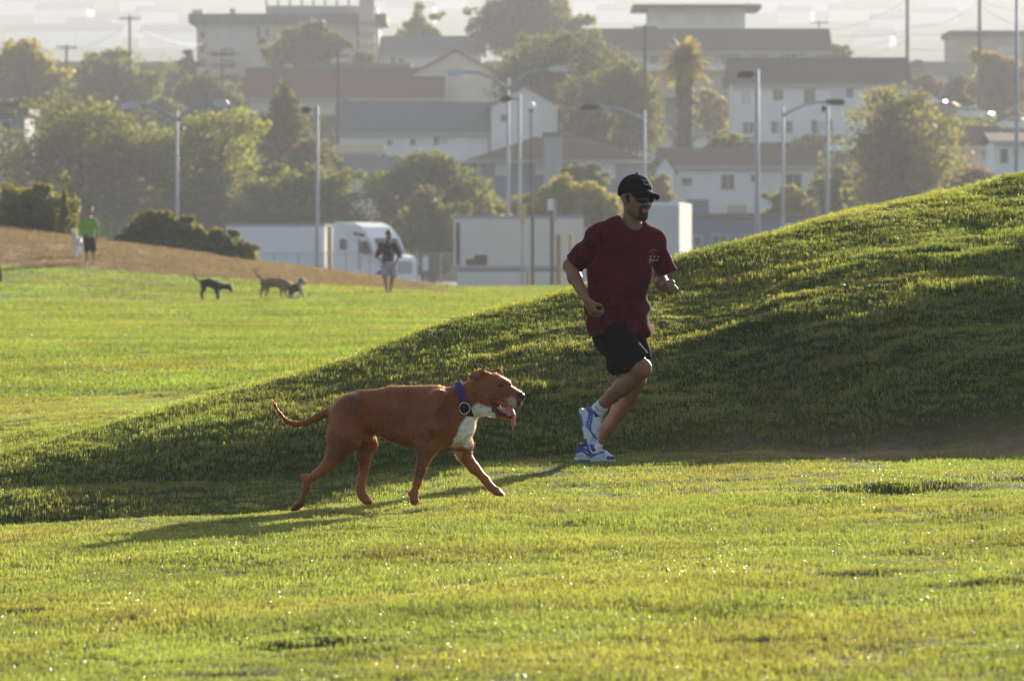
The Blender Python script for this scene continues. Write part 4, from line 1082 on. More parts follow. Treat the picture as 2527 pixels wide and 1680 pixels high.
# black dog, head lowered
fx, fy = c5(1750, 1146)
small_dog('black short-haired dog sniffing with head lowered and thin tail raised', fx, fy, 123.0, [
    [g5(1695, 1005, 0, .105), g5(1740, 1003, 0, .115), g5(1790, 1022, 0, .115), g5(1830, 1035, 0, .095)], [g5(1830, 1030, 0, .08), g5(1880, 1035, 0, .065), g5(1905, 1038, 0, .075)],
    [g5(1905, 1036, 0, .07), g5(1922, 1062, 0, .04), g5(1926, 1074, 0, .03)], [g5(1890, 1020, -.05, .03), g5(1893, 1050, -.075, .022)], [g5(1890, 1020, .05, .03), g5(1893, 1050, .075, .022)],
    [g5(1675, 995, 0, .035), g5(1635, 975, 0, .022), g5(1610, 945, 0, .016), g5(1610, 908, 0, .010)],
    [g5(1692, 1020, -.08, .085), g5(1700, 1055, -.08, .055), g5(1682, 1095, -.08, .032), g5(1692, 1140, -.08, .028)], [g5(1688, 1020, .08, .085), g5(1690, 1055, .08, .055), g5(1672, 1095, .08, .032), g5(1680, 1138, .08, .028)],
    [g5(1805, 1035, -.07, .075), g5(1800, 1080, -.07, .038), g5(1808, 1138, -.07, .03)], [g5(1815, 1035, .07, .075), g5(1812, 1080, .07, .036), g5(1818, 1136, .07, .03)]],
    paint_fn((.012, .011, .011)), [('nose', [g5(1928, 1072, -.01, .016), g5(1928, 1072, .01, .016)], (.005, .005, .005))])
# tan dog with raised tail
fx, fy = c6(600, 1128)
def tan_col(p, nz): return (p[:, 2] < .28 + .03 * nz)
small_dog('tan brown dog with dark tail held high behind the crouching dog', fx, fy, 124.0, [
    [g6(510, 1000, 0, .11), g6(580, 1000, 0, .125), g6(650, 1005, 0, .13), g6(690, 1010, 0, .10)], [g6(690, 1005, 0, .085), g6(725, 1030, .05, .075), g6(745, 1045, .08, .075)], [g6(745, 1045, .08, .06), g6(770, 1068, .1, .04)],
    [g6(730, 1018, .0, .03), g6(732, 1045, -.01, .022)], [g6(490, 972, 0, .035), g6(455, 945, 0, .024), g6(435, 910, 0, .020), g6(450, 874, 0, .012)],
    [g6(510, 1010, -.08, .09), g6(505, 1050, -.08, .058), g6(486, 1090, -.08, .032), g6(488, 1122, -.08, .03)], [g6(525, 1010, .08, .09), g6(540, 1055, .08, .055), g6(530, 1090, .08, .03), g6(532, 1118, .08, .03)],
    [g6(660, 1020, -.07, .08), g6(655, 1070, -.07, .040), g6(650, 1118, -.07, .03)], [g6(675, 1020, .07, .08), g6(685, 1070, .07, .038), g6(692, 1118, .07, .03)]],
    paint_fn((.27, .155, .06), [(tan_col, (.34, .22, .12)), (lambda p, nz: (p[:, 0] < -.36) & (p[:, 2] > .48), (.05, .03, .02))]))
# brown and white dog in a play bow
fx, fy = c6(790, 1134)
small_dog('small brown and white dog crouching in a play bow beside the tan dog', fx, fy, 123.4, [
    [g6(735, 1050, 0, .10), g6(770, 1045, 0, .105), g6(805, 1035, 0, .09)], [g6(805, 1030, 0, .075), g6(822, 1000, 0, .07), g6(828, 985, 0, .075)], [g6(828, 990, 0, .06), g6(848, 1000, 0, .04), g6(854, 1003, 0, .03)],
    [g6(818, 968, -.06, .032), g6(808, 985, -.085, .024)], [g6(818, 968, .06, .032), g6(812, 985, .085, .024)],
    [g6(735, 1060, -.08, .08), g6(730, 1095, -.08, .045), g6(715, 1118, -.08, .03), g6(735, 1128, -.08, .03)], [g6(740, 1060, .08, .08), g6(745, 1095, .08, .045), g6(735, 1122, .08, .03), g6(765, 1128, .08, .03)],
    [g6(815, 1045, -.06, .06), g6(830, 1090, -.06, .036), g6(848, 1124, -.06, .03)], [g6(805, 1050, .06, .06), g6(812, 1090, .06, .034), g6(800, 1122, .06, .03), g6(775, 1124, .06, .028)], [g6(720, 1040, 0, .03), g6(700, 1060, .0, .02), g6(688, 1080, .0, .012)]],
    paint_fn((.085, .048, .03), [(lambda p, nz: (p[:, 0] > .045 + .03 * nz) & (p[:, 2] < .38) & (p[:, 2] > .0), (.60, .53, .45)), (lambda p, nz: (p[:, 0] > .10) & (p[:, 2] > .36), (.42, .35, .28)), (lambda p, nz: p[:, 2] < .09, (.6, .54, .46))]),
    [('nose', [g6(861, 1003, -.01, .016), g6(861, 1003, .01, .016)], (.006, .006, .006))])
# white dog trotting beside the green walker
fx, fy = c5(645, 790)
small_dog('white dog with black saddle patch trotting beside the walker in green', fx, fy, 149.0, [
    [g5(650, 660, .22, .12), g5(645, 655, 0, .13), g5(640, 650, -.2, .125)], [g5(636, 640, -.24, .09), g5(628, 600, -.32, .07), g5(622, 578, -.36, .078)], [g5(622, 582, -.38, .06), g5(618, 592, -.48, .04)],
    [g5(608, 560, -.34, .03), g5(604, 578, -.34, .02)], [g5(634, 560, -.34, .03), g5(640, 578, -.34, .02)],
    [g5(630, 675, -.2, .07), g5(630, 730, -.22, .038), g5(640, 785, -.24, .032)], [g5(655, 675, -.2, .07), g5(662, 720, -.26, .038), g5(668, 752, -.32, .032)],
    [g5(645, 680, .24, .08), g5(640, 730, .3, .042), g5(636, 772, .28, .032)], [g5(662, 680, .24, .08), g5(676, 720, .26, .042), g5(680, 752, .26, .032)], [g5(655, 640, .33, .03), g5(662, 605, .42, .022), g5(664, 585, .46, .012)]],
    paint_fn((.74, .74, .78), [(lambda p, nz: (p[:, 1] > -.12) & (p[:, 1] < .2) & (p[:, 2] < .48 + .05 * nz) & (p[:, 2] > .33) & (p[:, 0] > -.10), (.03, .03, .035))]),
    [('nose', [g5(618, 592, -.52, .016), g5(616, 592, -.52, .016)], (.01, .01, .01))])
# ------------------------------------------------------------------ trees and bushes
LEAFM = {
    'olive': leaf_mat('olive_leaves', (.098, .112, .030), (.26, .26, .036), var=.4, scale=.5, gloss=.04),
    'gold': leaf_mat('golden_leaves', (.18, .145, .026), (.48, .37, .035), var=.35, scale=.5, gloss=.04),
    'dark': leaf_mat('dark_leaves', (.072, .086, .028), (.20, .20, .035), var=.4, scale=.5, gloss=.03),
    'eucalypt': leaf_mat('eucalypt_leaves', (.17, .165, .06), (.42, .37, .07), var=.4, scale=.6, gloss=.05),
    'rust': leaf_mat('rusty_leaves', (.16, .085, .045), (.24, .12, .05), var=.35, scale=.6, gloss=.03),
    'bright': leaf_mat('bright_leaves', (.15, .14, .020), (.46, .38, .02), var=.35, scale=.5, gloss=.04),
    'bush': leaf_mat('bush_leaves', (.10, .112, .028), (.32, .29, .035), var=.45, scale=.9, gloss=.05),
}
m_bark = mat('bark', (.09, .065, .045), .95, .3, 3, bump=.4)
def leaf_cloud(lobes, n, size, seed, flat=1.0):
    """leaf-sized faces spread through and mostly near the skin of uneven lobes: [(x,y,z,rx,ry,rz)]"""
    r = np.random.default_rng(seed)
    L = np.array(lobes, float); vol = (L[:, 3] * L[:, 4] * L[:, 5]) ** (2 / 3); w = vol / vol.sum()
    k = r.choice(len(L), n, p=w); u = r.normal(size=(n, 3)); u /= np.linalg.norm(u, axis=1, keepdims=True)
    rad = 1 - .55 * r.random(n) ** 1.6
    ph = r.random((len(L), 3)) * 6.28
    rough = 1 + .16 * np.sin(u[:, 0] * 5 + ph[k, 0]) * np.sin(u[:, 2] * 6 + ph[k, 1]) + .12 * np.sin(u[:, 1] * 9 + u[:, 2] * 7 + ph[k, 2])
    c = L[k, :3] + u * L[k, 3:] * (rad * rough)[:, None]
    nrm = u + r.normal(0, .55, (n, 3)); nrm /= np.linalg.norm(nrm, axis=1, keepdims=True)
    a = np.cross(nrm, r.normal(size=(n, 3))); a /= np.linalg.norm(a, axis=1, keepdims=True); b = np.cross(nrm, a)
    s = size * (.55 + .9 * r.random((n, 1)))
    v = np.stack([c - a * s, c - b * s * .55, c + a * s, c + b * s * .55 + nrm * s * .25], 1).reshape(-1, 3)
    f = np.arange(4 * n).reshape(n, 4)
    return v, f
_ts = [100]
def tree(name, label, kind, d, x0, y0, x1, y1, base_z=None, lobes=None, dens=1.0, leaf=None, trunk=True, cat='tree', group=None, depth=None, shape='round'):
    """crown given by its outline box in the photograph, at distance d"""
    _ts[0] += 1; sd_ = _ts[0]; r = np.random.default_rng(sd_); s = FPX / d
    cx, w, h = (x0 + x1) / 2, (x1 - x0) / s, (y1 - y0) / s
    zt, zb = EYE - (y0 - HZ) / s, EYE - (y1 - HZ) / s
    bz = base_z if base_z is not None else float(town_z(d)) if d > 352 else -1.0
    X = (cx - CX) / s
    root = empty(name, (X, d, bz))
    dep = (depth or min(w, h * 1.2)) / 2
    if lobes is None:
        lobes = []
        nl = max(9, int(10 + w * h / 7)); nl = min(nl, 40)
        for i in range(nl):
            t = (i + .5) / nl; zz = zb + h * (.12 + .76 * t)
            if shape == 'cone': half = w / 2 * (1.02 - .92 * t)
            elif shape == 'dome': half = w / 2 * math.sqrt(max(.05, 1 - (t * .95) ** 2))
            else: half = w / 2 * math.sqrt(max(.08, 1 - (2 * t - .9) ** 2 * .85))
            rr = max(.30 * half + .12 * min(w, h), .3) * (.75 + .5 * r.random())
            rr = min(rr, half * .8, h * .26 + .2)
            xx = (2 * ((i * .618034 + r.random() * .25) % 1.0) - 1) * max(half - rr * .62, 0); yy = (2 * r.random() - 1) * max(dep * half / (w / 2) - rr * .8, 0)
            zz = min(zz, zt - rr * .6)
            lobes.append((xx, yy, zz - bz, rr, rr, rr * (.75 + .2 * r.random())))
        for q in range(5):                                      # stray boughs break the outline
            an = r.random() * 6.283; rr = .16 * min(w, h) * (.6 + .6 * r.random())
            lobes.append((math.cos(an) * w * .46, (r.random() - .5) * dep, zb + h * .55 + math.sin(an) * h * .40 - bz, rr * 1.3, rr, rr * .8))
        cf = .74
        lobes.append((0, 0, zb + h * .45 - bz, w / 2 * cf * (.6 if shape == 'cone' else 1), dep * cf, h / 2 * cf))
    else:
        lobes = [((a - cx) / s, dy, EYE - (b - HZ) / s - bz, rx / s, rx / s * .9, ry / s) for (a, b, rx, ry, dy) in lobes]
    sub = []
    for (a, b_, c, ra, rb, rc) in lobes:                      # boughs: each lobe breaks into smaller uneven ones
        for q in range(6):
            u = r.normal(size=3); u /= np.linalg.norm(u); u[2] = u[2] * .8 + .15; f_ = .30 + .28 * r.random()
            sub.append((a + u[0] * ra * .74, b_ + u[1] * rb * .74, c + u[2] * rc * .74, ra * f_, rb * f_, rc * f_))
    lobes = [(a, b_, c, ra * .82, rb * .82, rc * .82) for (a, b_, c, ra, rb, rc) in lobes] + sub
    area = (x1 - x0) * (y1 - y0)
    n = int(np.clip(area / 3.3 * dens, 600, 16000))
    v, f = leaf_cloud(lobes, n, leaf or 6.2 / s, sd_)
    crown = obj('crown', mesh_np('crown', v, f), LEAFM[kind], root)
    if trunk:
        b = MB(); H = max(zb + h * .55 - bz, .8); tr = max(.10, min(.035 * (zt - bz), .45))
        b.tube([(0, 0, -.4), (.02 * w, 0, H * .35), (-.02 * w, .03, H * .7), (0, 0, H)], [tr, tr * .8, tr * .6, tr * .3], 8)
        for k in range(5):
            l = lobes[int(r.integers(0, len(lobes) - len(sub)))]; z0 = H * (.4 + .1 * k)
            b.tube([(0, 0, min(z0, H * .9)), (l[0] * .55, l[1] * .55, (z0 + l[2]) / 2 + .1), (l[0], l[1], l[2])], [tr * .5, tr * .3, tr * .12], 6)
        b.build('trunk', m_bark, root, smooth=True)
    tag(root, label, cat, group)
    return root
# --- park bushes on the crest of the bare slope (165 m)
def slope_z(px, d): return float(lawn_z((px - CX) * d / FPX, d, bumps=False))
def bush(label, px0, py0, px1, py1, d, kind='bush', dens=1.6):
    return tree('bush', label, kind, d, px0, py0, px1, py1, base_z=slope_z((px0 + px1) / 2, d) - .1, dens=dens, leaf=.085, trunk=True, cat='bush', shape='dome', group='bushes along the crest of the bare slope')
bush('long dense dark green hedge-like bush behind the walker in green', -40, 462, 205, 592, 168, dens=2.0)
bush('big rounded bush left of the white trailer, tallest of three on the crest', 288, 528, 525, 645, 167)
bush('middle sprawling bush lower on the crest left of the trailer', 430, 562, 612, 662, 166.5)
bush('small round bush at the foot of the trailer corner', 556, 600, 642, 668, 166)
sap = tree('conifer_sapling', 'thin brown-green conifer sapling rising out of the long hedge-like bush', 'bush', 166, 138, 425, 178, 585, base_z=slope_z(158, 166) - .1, dens=1.1, leaf=.06, shape='cone', cat='tree')
# --- trees below and among the houses
T_ = tree
T_('tree', 'large olive-green tree filling the left side behind the walker in green', 'olive', 352, -50, 245, 455, 600, dens=.8)
T_('tree', 'broad olive tree behind the leftmost twin-armed street lamp', 'olive', 360, 300, 272, 650, 620, dens=.8)
T_('tree', 'yellow-lit leafy tree at the top left corner', 'gold', base_dist(300), -50, 92, 160, 300, dens=.9)
T_('tree', 'dark bushy tree in front of two utility poles at upper left', 'dark', base_dist(290), 165, 150, 400, 310, dens=.8)
T_('tree', 'low dark tree left of the apartment block foot', 'dark', base_dist(300), 385, 190, 620, 330, dens=.7)
T_('tree', 'tall dark pointed tree before the red-roofed house', 'dark', 420, 565, 155, 842, 540, dens=.8, shape='cone')
T_('tree', 'round dome-topped tree before the tall apartment block', 'dark', 598, 640, 58, 870, 170, dens=.9, shape='dome')
T_('tree', 'small clipped dark tree at the apartment block corner', 'dark', 596, 870, 132, 930, 168, dens=.9)
T_('tree', 'slim pale green conifer on the skyline over the grey roof', 'olive', 690, 978, 14, 1090, 125, dens=1.0, shape='cone', base_z=26.5)
T_('tree', 'massive dark round tree touching the top edge near the middle', 'dark', base_dist(190), 1142, -20, 1385, 130, dens=.8)
T_('tree', 'dark cone-shaped tree right of the massive round tree', 'dark', base_dist(185), 1325, -30, 1445, 110, dens=.9, shape='cone')
T_('tree', 'very broad dark tree sprawling down the middle of the hillside', 'dark', 500, 1200, 80, 1590, 350, dens=.75)
T_('tree', 'lower dark tree spreading right of the twin lamp', 'dark', 470, 1388, 165, 1665, 390, dens=.7)
T_('tree', 'light olive tree between the trailer and the grey-roofed house', 'olive', 356, 912, 380, 1255, 610, dens=.8)
T_('tree', 'mid-height olive tree above the white semi trailer', 'olive', 350, 560, 415, 970, 650, dens=.8)
T_('tree', 'tall narrow olive tree rising just behind the truck cab', 'dark', 345, 1000, 500, 1130, 640, dens=.8)
T_('shrub', 'bright yellow-green rounded shrub behind the grey box trailer', 'bright', 322, 1235, 450, 1570, 600, dens=1.0, cat='shrub', shape='dome', base_z=-1.0)
T_('tree', 'dull round tree just left of the jogger\'s cap', 'olive', 372, 1370, 405, 1500, 480, dens=.9)
T_('shrub', 'golden bush right of the jogger\'s cap before the low white house', 'gold', 370, 1590, 430, 1660, 520, dens=.9, cat='shrub')
T_('tree', 'wide feathery light olive eucalyptus right of the white two-storey house', 'eucalypt', 360, 2075, 222, 2400, 600, dens=.75)
T_('tree', 'rusty gold tree under the top right flat-roofed block', 'gold', base_dist(280), 2390, 118, 2540, 300, dens=.9)
T_('shrub', 'yellow bush on the flat blue building\'s roof line', 'bright', 352, 1880, 462, 2015, 560, dens=1.0, cat='shrub', shape='dome')
T_('shrub', 'reddish brown shrub left of the lamp above the truck', 'rust', 400, 705, 345, 805, 430, dens=.9, cat='shrub')
T_('shrub', 'orange-tinted shrub under the dark-headed single lamp', 'rust', 440, 1455, 285, 1510, 350, dens=.9, cat='shrub')
T_('shrub', 'olive shrub patch below the white two-storey house', 'gold', base_dist(372), 1940, 350, 2075, 400, dens=.9, cat='shrub')
T_('shrub', 'row of dark shrubs at the foot of the white two-storey house', 'dark', base_dist(352), 1950, 338, 2110, 366, dens=1.0, cat='shrub')
T_('shrub', 'ochre hedge beside the palm trunk', 'gold', base_dist(330), 1720, 220, 1810, 330, dens=.9, cat='shrub')
T_('shrub', 'small dark shrub on the skyline left of the white house roof', 'olive', base_dist(200), 2035, 112, 2105, 170, dens=.9, cat='shrub')
T_('shrub', 'brown scrub beside the parked cars on the right', 'rust', base_dist(262), 2245, 188, 2330, 245, dens=.9, cat='shrub')
T_('shrub', 'dark scrub above the parked cars under the right utility pole', 'dark', base_dist(255), 2320, 190, 2420, 275, dens=.8, cat='shrub')
T_('tree', 'dim tree behind the left half of the white truck trailer', 'dark', 365, 560, 400, 760, 560, dens=.7)
T_('tree', 'mid-green tree under the red-tiled roof left of the brown pole', 'olive', 400, 480, 330, 640, 520, dens=.8)
T_('tree', 'dark tree below the apartment block behind the leftmost lamp arm', 'dark', base_dist(330), 330, 240, 470, 360, dens=.8)
T_('tree', 'dim tree at the left edge under the yellow-lit tree', 'dark', 420, -40, 225, 90, 420, dens=.8)
T_('tree', 'olive tree between the truck cab and the grey trailer', 'olive', 338, 985, 470, 1150, 700, dens=.8, base_z=-1.0)
T_('tree', 'dark tree hanging over the blue-grey house roof', 'dark', 440, 1395, 262, 1530, 350, dens=.8)
T_('tree', 'dim olive tree behind the lamp right of the jogger', 'olive', 420, 1740, 330, 1840, 420, dens=.8)
T_('tree', 'brown-green tree low between the eucalyptus and the bank', 'rust', 380, 2330, 400, 2470, 580, dens=.7)
T_('tree', 'dull tree filling the gap left of the eucalyptus', 'dark', 385, 2000, 400, 2130, 560, dens=.7)
T_('tree', 'dark tree behind the pale low house over the truck', 'dark', 425, 760, 380, 900, 480, dens=.7)
T_('tree', 'small dark tree at the left foot of the tall apartment block', 'dark', 625, 445, 125, 492, 230, dens=1.0)
T_('tree', 'pale bushy tree on the skyline between the two upper left utility poles', 'olive', 600, 205, 120, 350, 250, dens=.8)
# low scrub and hedges nobody could count
_r = np.random.default_rng(404); _lb = []
for _ in range(520):
    d_ = 353 + 340 * _r.random() ** 1.2; px_ = -80 + 2700 * _r.random(); q_ = .5 + 1.1 * _r.random()
    _lb.append(((px_ - CX) * d_ / FPX, d_, float(town_z(d_)) + q_ * .3, q_ * (1 + _r.random()), q_, q_ * (.6 + .5 * _r.random())))
_v, _f = leaf_cloud(_lb, 26000, .22, 405)
tag(obj('scrub', mesh_np('scrub', _v, _f), LEAFM['dark']), 'low dark scrub and hedges between the hillside houses', 'scrub', kind='stuff')
# --- palm
def palm():
    d = 430; s = FPX / d; bz = float(town_z(d)); X = (1690 - CX) / s
    root = empty('palm_tree', (X, d, bz)); top = EYE - (145 - HZ) / s - bz
    b = MB(); r = np.random.default_rng(77)
    b.tube([(0, 0, -.3), (.02, 0, top * .4), (.05, 0, top * .8), (0, 0, top)], [.85, .72, .62, .5], 10)
    for k in range(40):
        z = top * (.15 + .8 * k / 40); a = k * 2.4
        b.tube([(math.cos(a) * .6, math.sin(a) * .6, z), (math.cos(a) * .95, math.sin(a) * .95, z + .35)], [.14, .04], 4)
    b.build('trunk', m_bark, root)
    sk = []; F_ = []
    def frond(az, el, L, droop):
        n = 7; pts = []
        for i in range(n + 1):
            t = i / n; pts.append((math.cos(az) * L * t * math.cos(el), math.sin(az) * L * t * math.cos(el), top + L * t * math.sin(el) - droop * t * t))
        for i in range(n):
            p, q = np.array(pts[i]), np.array(pts[i + 1]); dr = q - p; sd_ = np.cross(dr, (0, 0, 1)); sd_ /= np.linalg.norm(sd_) + 1e-6
            for sg in (1, -1):
                for o in (0, .5):
                    m = p + dr * o; wd = .95 * (1 - .5 * i / n); tip = m + sd_ * sg * wd + dr * .6 - np.array((0, 0, .28 * wd))
                    bb = len(sk); sk.extend([tuple(m), tuple(m + dr * .5), tuple(tip)]); F_.append((bb, bb + 1, bb + 2))
    for k in range(72):
        frond(k * 2.399, math.radians(80 - 115 * (k / 72)), 1.9 + .9 * r.random(), .5 + .8 * r.random())
    obj('crown', mesh_np('palm_crown', sk, F_), LEAFM['gold'], root)
    skirt = []; F2_ = []
    for k in range(260):
        a = r.random() * 6.28; z = top - .2 - r.random() * 3.2; p = np.array((math.cos(a) * .45, math.sin(a) * .45, z)); q = p + np.array((math.cos(a) * .55, math.sin(a) * .55, -1.1 * r.random() - .3)); w_ = np.array((-math.sin(a), math.cos(a), 0)) * .16
        bb = len(skirt); skirt += [tuple(p - w_), tuple(p + w_), tuple(q)]; F2_.append((bb, bb + 1, bb + 2))
    obj('dead_fronds', mesh_np('dead_fronds', skirt, F2_), LEAFM['rust'], root)
    tag(root, 'stout palm tree with shaggy golden crown among the hillside houses', 'palm')
palm()
# ------------------------------------------------------------------ houses on the hillside
def paint_mat(n, c, r=.85, v=.08, s=.5): return mat(n, c, r, v, s)
WALL = {'white': paint_mat('white_stucco', (.84, .84, .82)), 'cream': paint_mat('cream_stucco', (.72, .62, .46)), 'pink': paint_mat('pinkish_stucco', (.62, .52, .44)),
        'bluegrey': paint_mat('blue_grey_paint', (.17, .19, .28)), 'grey': paint_mat('grey_stucco', (.40, .40, .40)), 'tan': paint_mat('tan_stucco', (.54, .44, .32)), 'pale': paint_mat('pale_green_stucco', (.68, .68, .60))}
def shingle(n, c):
    m = bpy.data.materials.new(n); nn, ll = nodes(m); b = nn['Principled BSDF']; b.inputs['Roughness'].default_value = .9; b.inputs['Specular IOR Level'].default_value = .2
    tc = nn.new('ShaderNodeTexCoord'); br = nn.new('ShaderNodeTexBrick'); br.inputs['Scale'].default_value = 2.2; br.inputs['Mortar Size'].default_value = .012
    br.inputs['Color1'].default_value = tuple(c) + (1,); br.inputs['Color2'].default_value = tuple(x * .75 for x in c) + (1,); br.inputs['Mortar'].default_value = tuple(x * .55 for x in c) + (1,)
    ll.new(tc.outputs['Object'], br.inputs['Vector']); ll.new(br.outputs['Color'], b.inputs['Base Color']); MATS[n] = m
    return m
ROOF = {'dark': shingle('dark_shingle', (.085, .075, .08)), 'grey': shingle('grey_shingle', (.16, .165, .18)), 'red': shingle('red_tile', (.18, .075, .052)), 'brown': shingle('brown_shingle', (.16, .11, .085)), 'gravel': shingle('gravel_roof', (.20, .19, .18))}
m_glass = mat('window_glass', (.035, .04, .045), .15, .2, .3, spec=.6)
m_glass_l = mat('curtained_glass', (.55, .60, .60), .3, .1, .5)
m_frame = mat('window_frame', (.60, .60, .58), .6, .05, 1)
m_trim = mat('eave_trim', (.45, .44, .42), .7, .05, 1)
m_metal = mat('galvanised_steel', (.36, .38, .44), .6, .12, 1.5, metal=.0, spec=.2)
m_wood = mat('weathered_pole', (.105, .075, .05), .95, .25, 1.5)

def window(root, x0, x1, z0, z1, y, light=False, mull=1):
    fr = MB(); t = .07
    fr.box(x0 - t, x1 + t, y - .05, y + .02, z1, z1 + t).box(x0 - t, x1 + t, y - .07, y + .02, z0 - t, z0)
    fr.box(x0 - t, x0, y - .05, y + .02, z0, z1).box(x1, x1 + t, y - .05, y + .02, z0, z1)
    for k in range(1, mull + 1):
        xx = x0 + (x1 - x0) * k / (mull + 1); fr.box(xx - .03, xx + .03, y - .045, y + .02, z0, z1)
    f = fr.build('window', m_frame, root)
    MB().box(x0, x1, y - .022, y + .02, z0, z1).build('pane', m_glass_l if light else m_glass, f)

def house(name, label, px0, px1, top, eave, base, d=None, depth=9.0, wall='white', roof='dark', kind='ridge', wins=(), over=.5, cat='house', rise=None, yaw=0.0, chim=()):
    """front wall between px0 and px1; top = ridge row, eave = eave row, base = ground row"""
    d = d or base_dist(base); s = FPX / d; x = lambda p: (p - (px0 + px1) / 2) / s
    gz = EYE - (base - HZ) / s; z = lambda p: (base - p) / s
    root = empty(name, (((px0 + px1) / 2 - CX) / s, d, gz), yaw)
    w0, w1, ze = x(px0), x(px1), z(eave)
    ds = FPX / (d + depth / 2); zt = EYE - (top - HZ) / ds - gz if kind != 'gable' else z(top)
    low = -max(3.0, 0)
    wm = MB()
    if kind == 'gable':
        wm.prism([(w0, low), (w1, low), (w1, ze), ((w0 + w1) / 2, zt), (w0, ze)], 0, depth)
    else: wm.box(w0, w1, 0, depth, low, ze)
    wm.build('wall', WALL[wall], root)
    r = MB(); o = over; th = .22
    if kind == 'ridge':
        sl = (zt - ze) / (depth / 2); zb = ze - o * sl
        r.prism([(-o, zb + .01), (-o, zb + th), (depth / 2, zt + th), (depth + o, zb + th), (depth + o, zb + .01), (depth / 2, zt + .01)], w0 - o, w1 + o, axis='x')
    elif kind == 'gable':
        c = (w0 + w1) / 2; sl = (zt - ze) / ((w1 - w0) / 2)
        r.prism([(w0 - o, ze - o * sl + .01), (c, zt + .01), (w1 + o, ze - o * sl + .01), (w1 + o, ze - o * sl + th), (c, zt + th), (w0 - o, ze - o * sl + th)], -o * .6, depth + o)
    elif kind == 'hip':
        q = min(depth / 2, (w1 - w0) / 2.5); e = o
        v = [(w0 - e, -e, ze), (w1 + e, -e, ze), (w1 + e, depth + e, ze), (w0 - e, depth + e, ze), (w0 + q, depth / 2, zt), (w1 - q, depth / 2, zt)]
        v += [(a, b, c - .2) for a, b, c in v[:4]]
        r.add(v, [(0, 1, 5, 4), (1, 2, 5), (2, 3, 4, 5), (3, 0, 4), (6, 7, 1, 0), (7, 8, 2, 1), (8, 9, 3, 2), (9, 6, 0, 3), (9, 8, 7, 6)])
    else:
        r.box(w0 - o, w1 + o, -o, depth + o, ze + .003, zt if zt > ze + .1 else ze + .35)
    ro = r.build('roof', ROOF[roof], root)
    if kind in ('ridge', 'hip'):
        zb = ze - (o * (zt - ze) / (depth / 2) if kind == 'ridge' else .2)
        MB().box(w0 - o, w1 + o, -o - .06, -o - .003, zb - .02, zb + .2).build('fascia', m_trim, ro)
    for c in chim:
        MB().box(x(c) - .45, x(c) + .45, depth * .4, depth * .4 + .8, ze, zt + 1.0).build('chimney', WALL['grey'], ro)
    for wn_ in wins:
        a, b, c, e = wn_[:4]; window(root, x(a), x(c), z(e), z(b), 0, len(wn_) > 4 and wn_[4], 1 if (c - a) / s > .9 else 0)
    tag(root, label, cat)
    return root, x, z, s

def add_box(root, nm, m, x0, x1, y0, y1, z0, z1): return MB().box(x0, x1, y0, y1, z0, z1).build(nm, m, root)

# white two-storey house
house('house', 'white two-storey house with dark shingle roof right of the tall lamp', 1808, 2238, 148, 208, 352, wall='white', roof='dark', depth=10,
      wins=((1834, 302, 1860, 328), (1903, 300, 1916, 328), (1918, 302, 1940, 326, True), (1942, 300, 1954, 328), (2002, 297, 2014, 328), (2016, 300, 2038, 326, True), (2040, 297, 2053, 328),
            (1908, 222, 1932, 247), (1984, 221, 2010, 256), (2052, 226, 2082, 250, True), (2088, 219, 2104, 240), (2180, 217, 2193, 232), (1832, 226, 1850, 255, True)))
# lower white house behind the jogger
house('house', 'low white house with small square windows behind the jogger\'s head', 1640, 2006, 372, 412, 545, d=392, wall='white', roof='brown', depth=9,
      wins=((1644, 440, 1664, 464), (1684, 440, 1706, 456), (1781, 433, 1811, 467), (1854, 433, 1868, 448), (1938, 430, 1976, 464)))
house('porch_gable', 'little open white gable frame beside the low white house', 1618, 1664, 388, 420, 470, d=388, wall='white', roof='gravel', kind='gable', depth=2.5, over=.25, cat='porch')
# grey blue roofed house, long part and gabled end
house('house', 'long pale house with blue-grey roof and small dark windows above the truck', 838, 1205, 258, 328, 400, wall='white', roof='grey', depth=10,
      wins=((956, 346, 967, 357), (1013, 344, 1025, 357), (1071, 331, 1082, 357), (1086, 331, 1102, 353, True)))
house('house', 'white gabled house end with one small square window behind the twin lamp', 1212, 1376, 214, 262, 400, d=base_dist(400) - 3, wall='white', roof='grey', kind='gable', depth=12, over=.6, wins=((1236, 284, 1251, 299),))
house('carport', 'low dark-roofed carport below the long pale house', 832, 935, 364, 380, 420, d=445, wall='tan', roof='brown', depth=6, cat='carport')
house('house', 'pale low house half hidden by trees over the truck cab', 860, 1040, 392, 424, 500, d=405, wall='white', roof='gravel', depth=7, wins=((905, 440, 930, 465),))
# red tile roof with cream gable
house('house', 'cream house with long red-brown tile roof in mid hillside', 612, 1085, 172, 242, 285, wall='cream', roof='red', depth=11,
      wins=((905, 246, 918, 262, True), (970, 245, 988, 264, True), (845, 248, 860, 264)))
house('house', 'beige gable end with reddish roof edge left of the twin lamp', 1008, 1240, 128, 190, 285, d=base_dist(280), wall='cream', roof='red', kind='gable', depth=12, over=.5)
house('house', 'flat grey-topped house strip above the red tile roof', 745, 1010, 160, 178, 235, d=580, wall='pale', roof='grey', kind='flat', depth=7, over=.3)
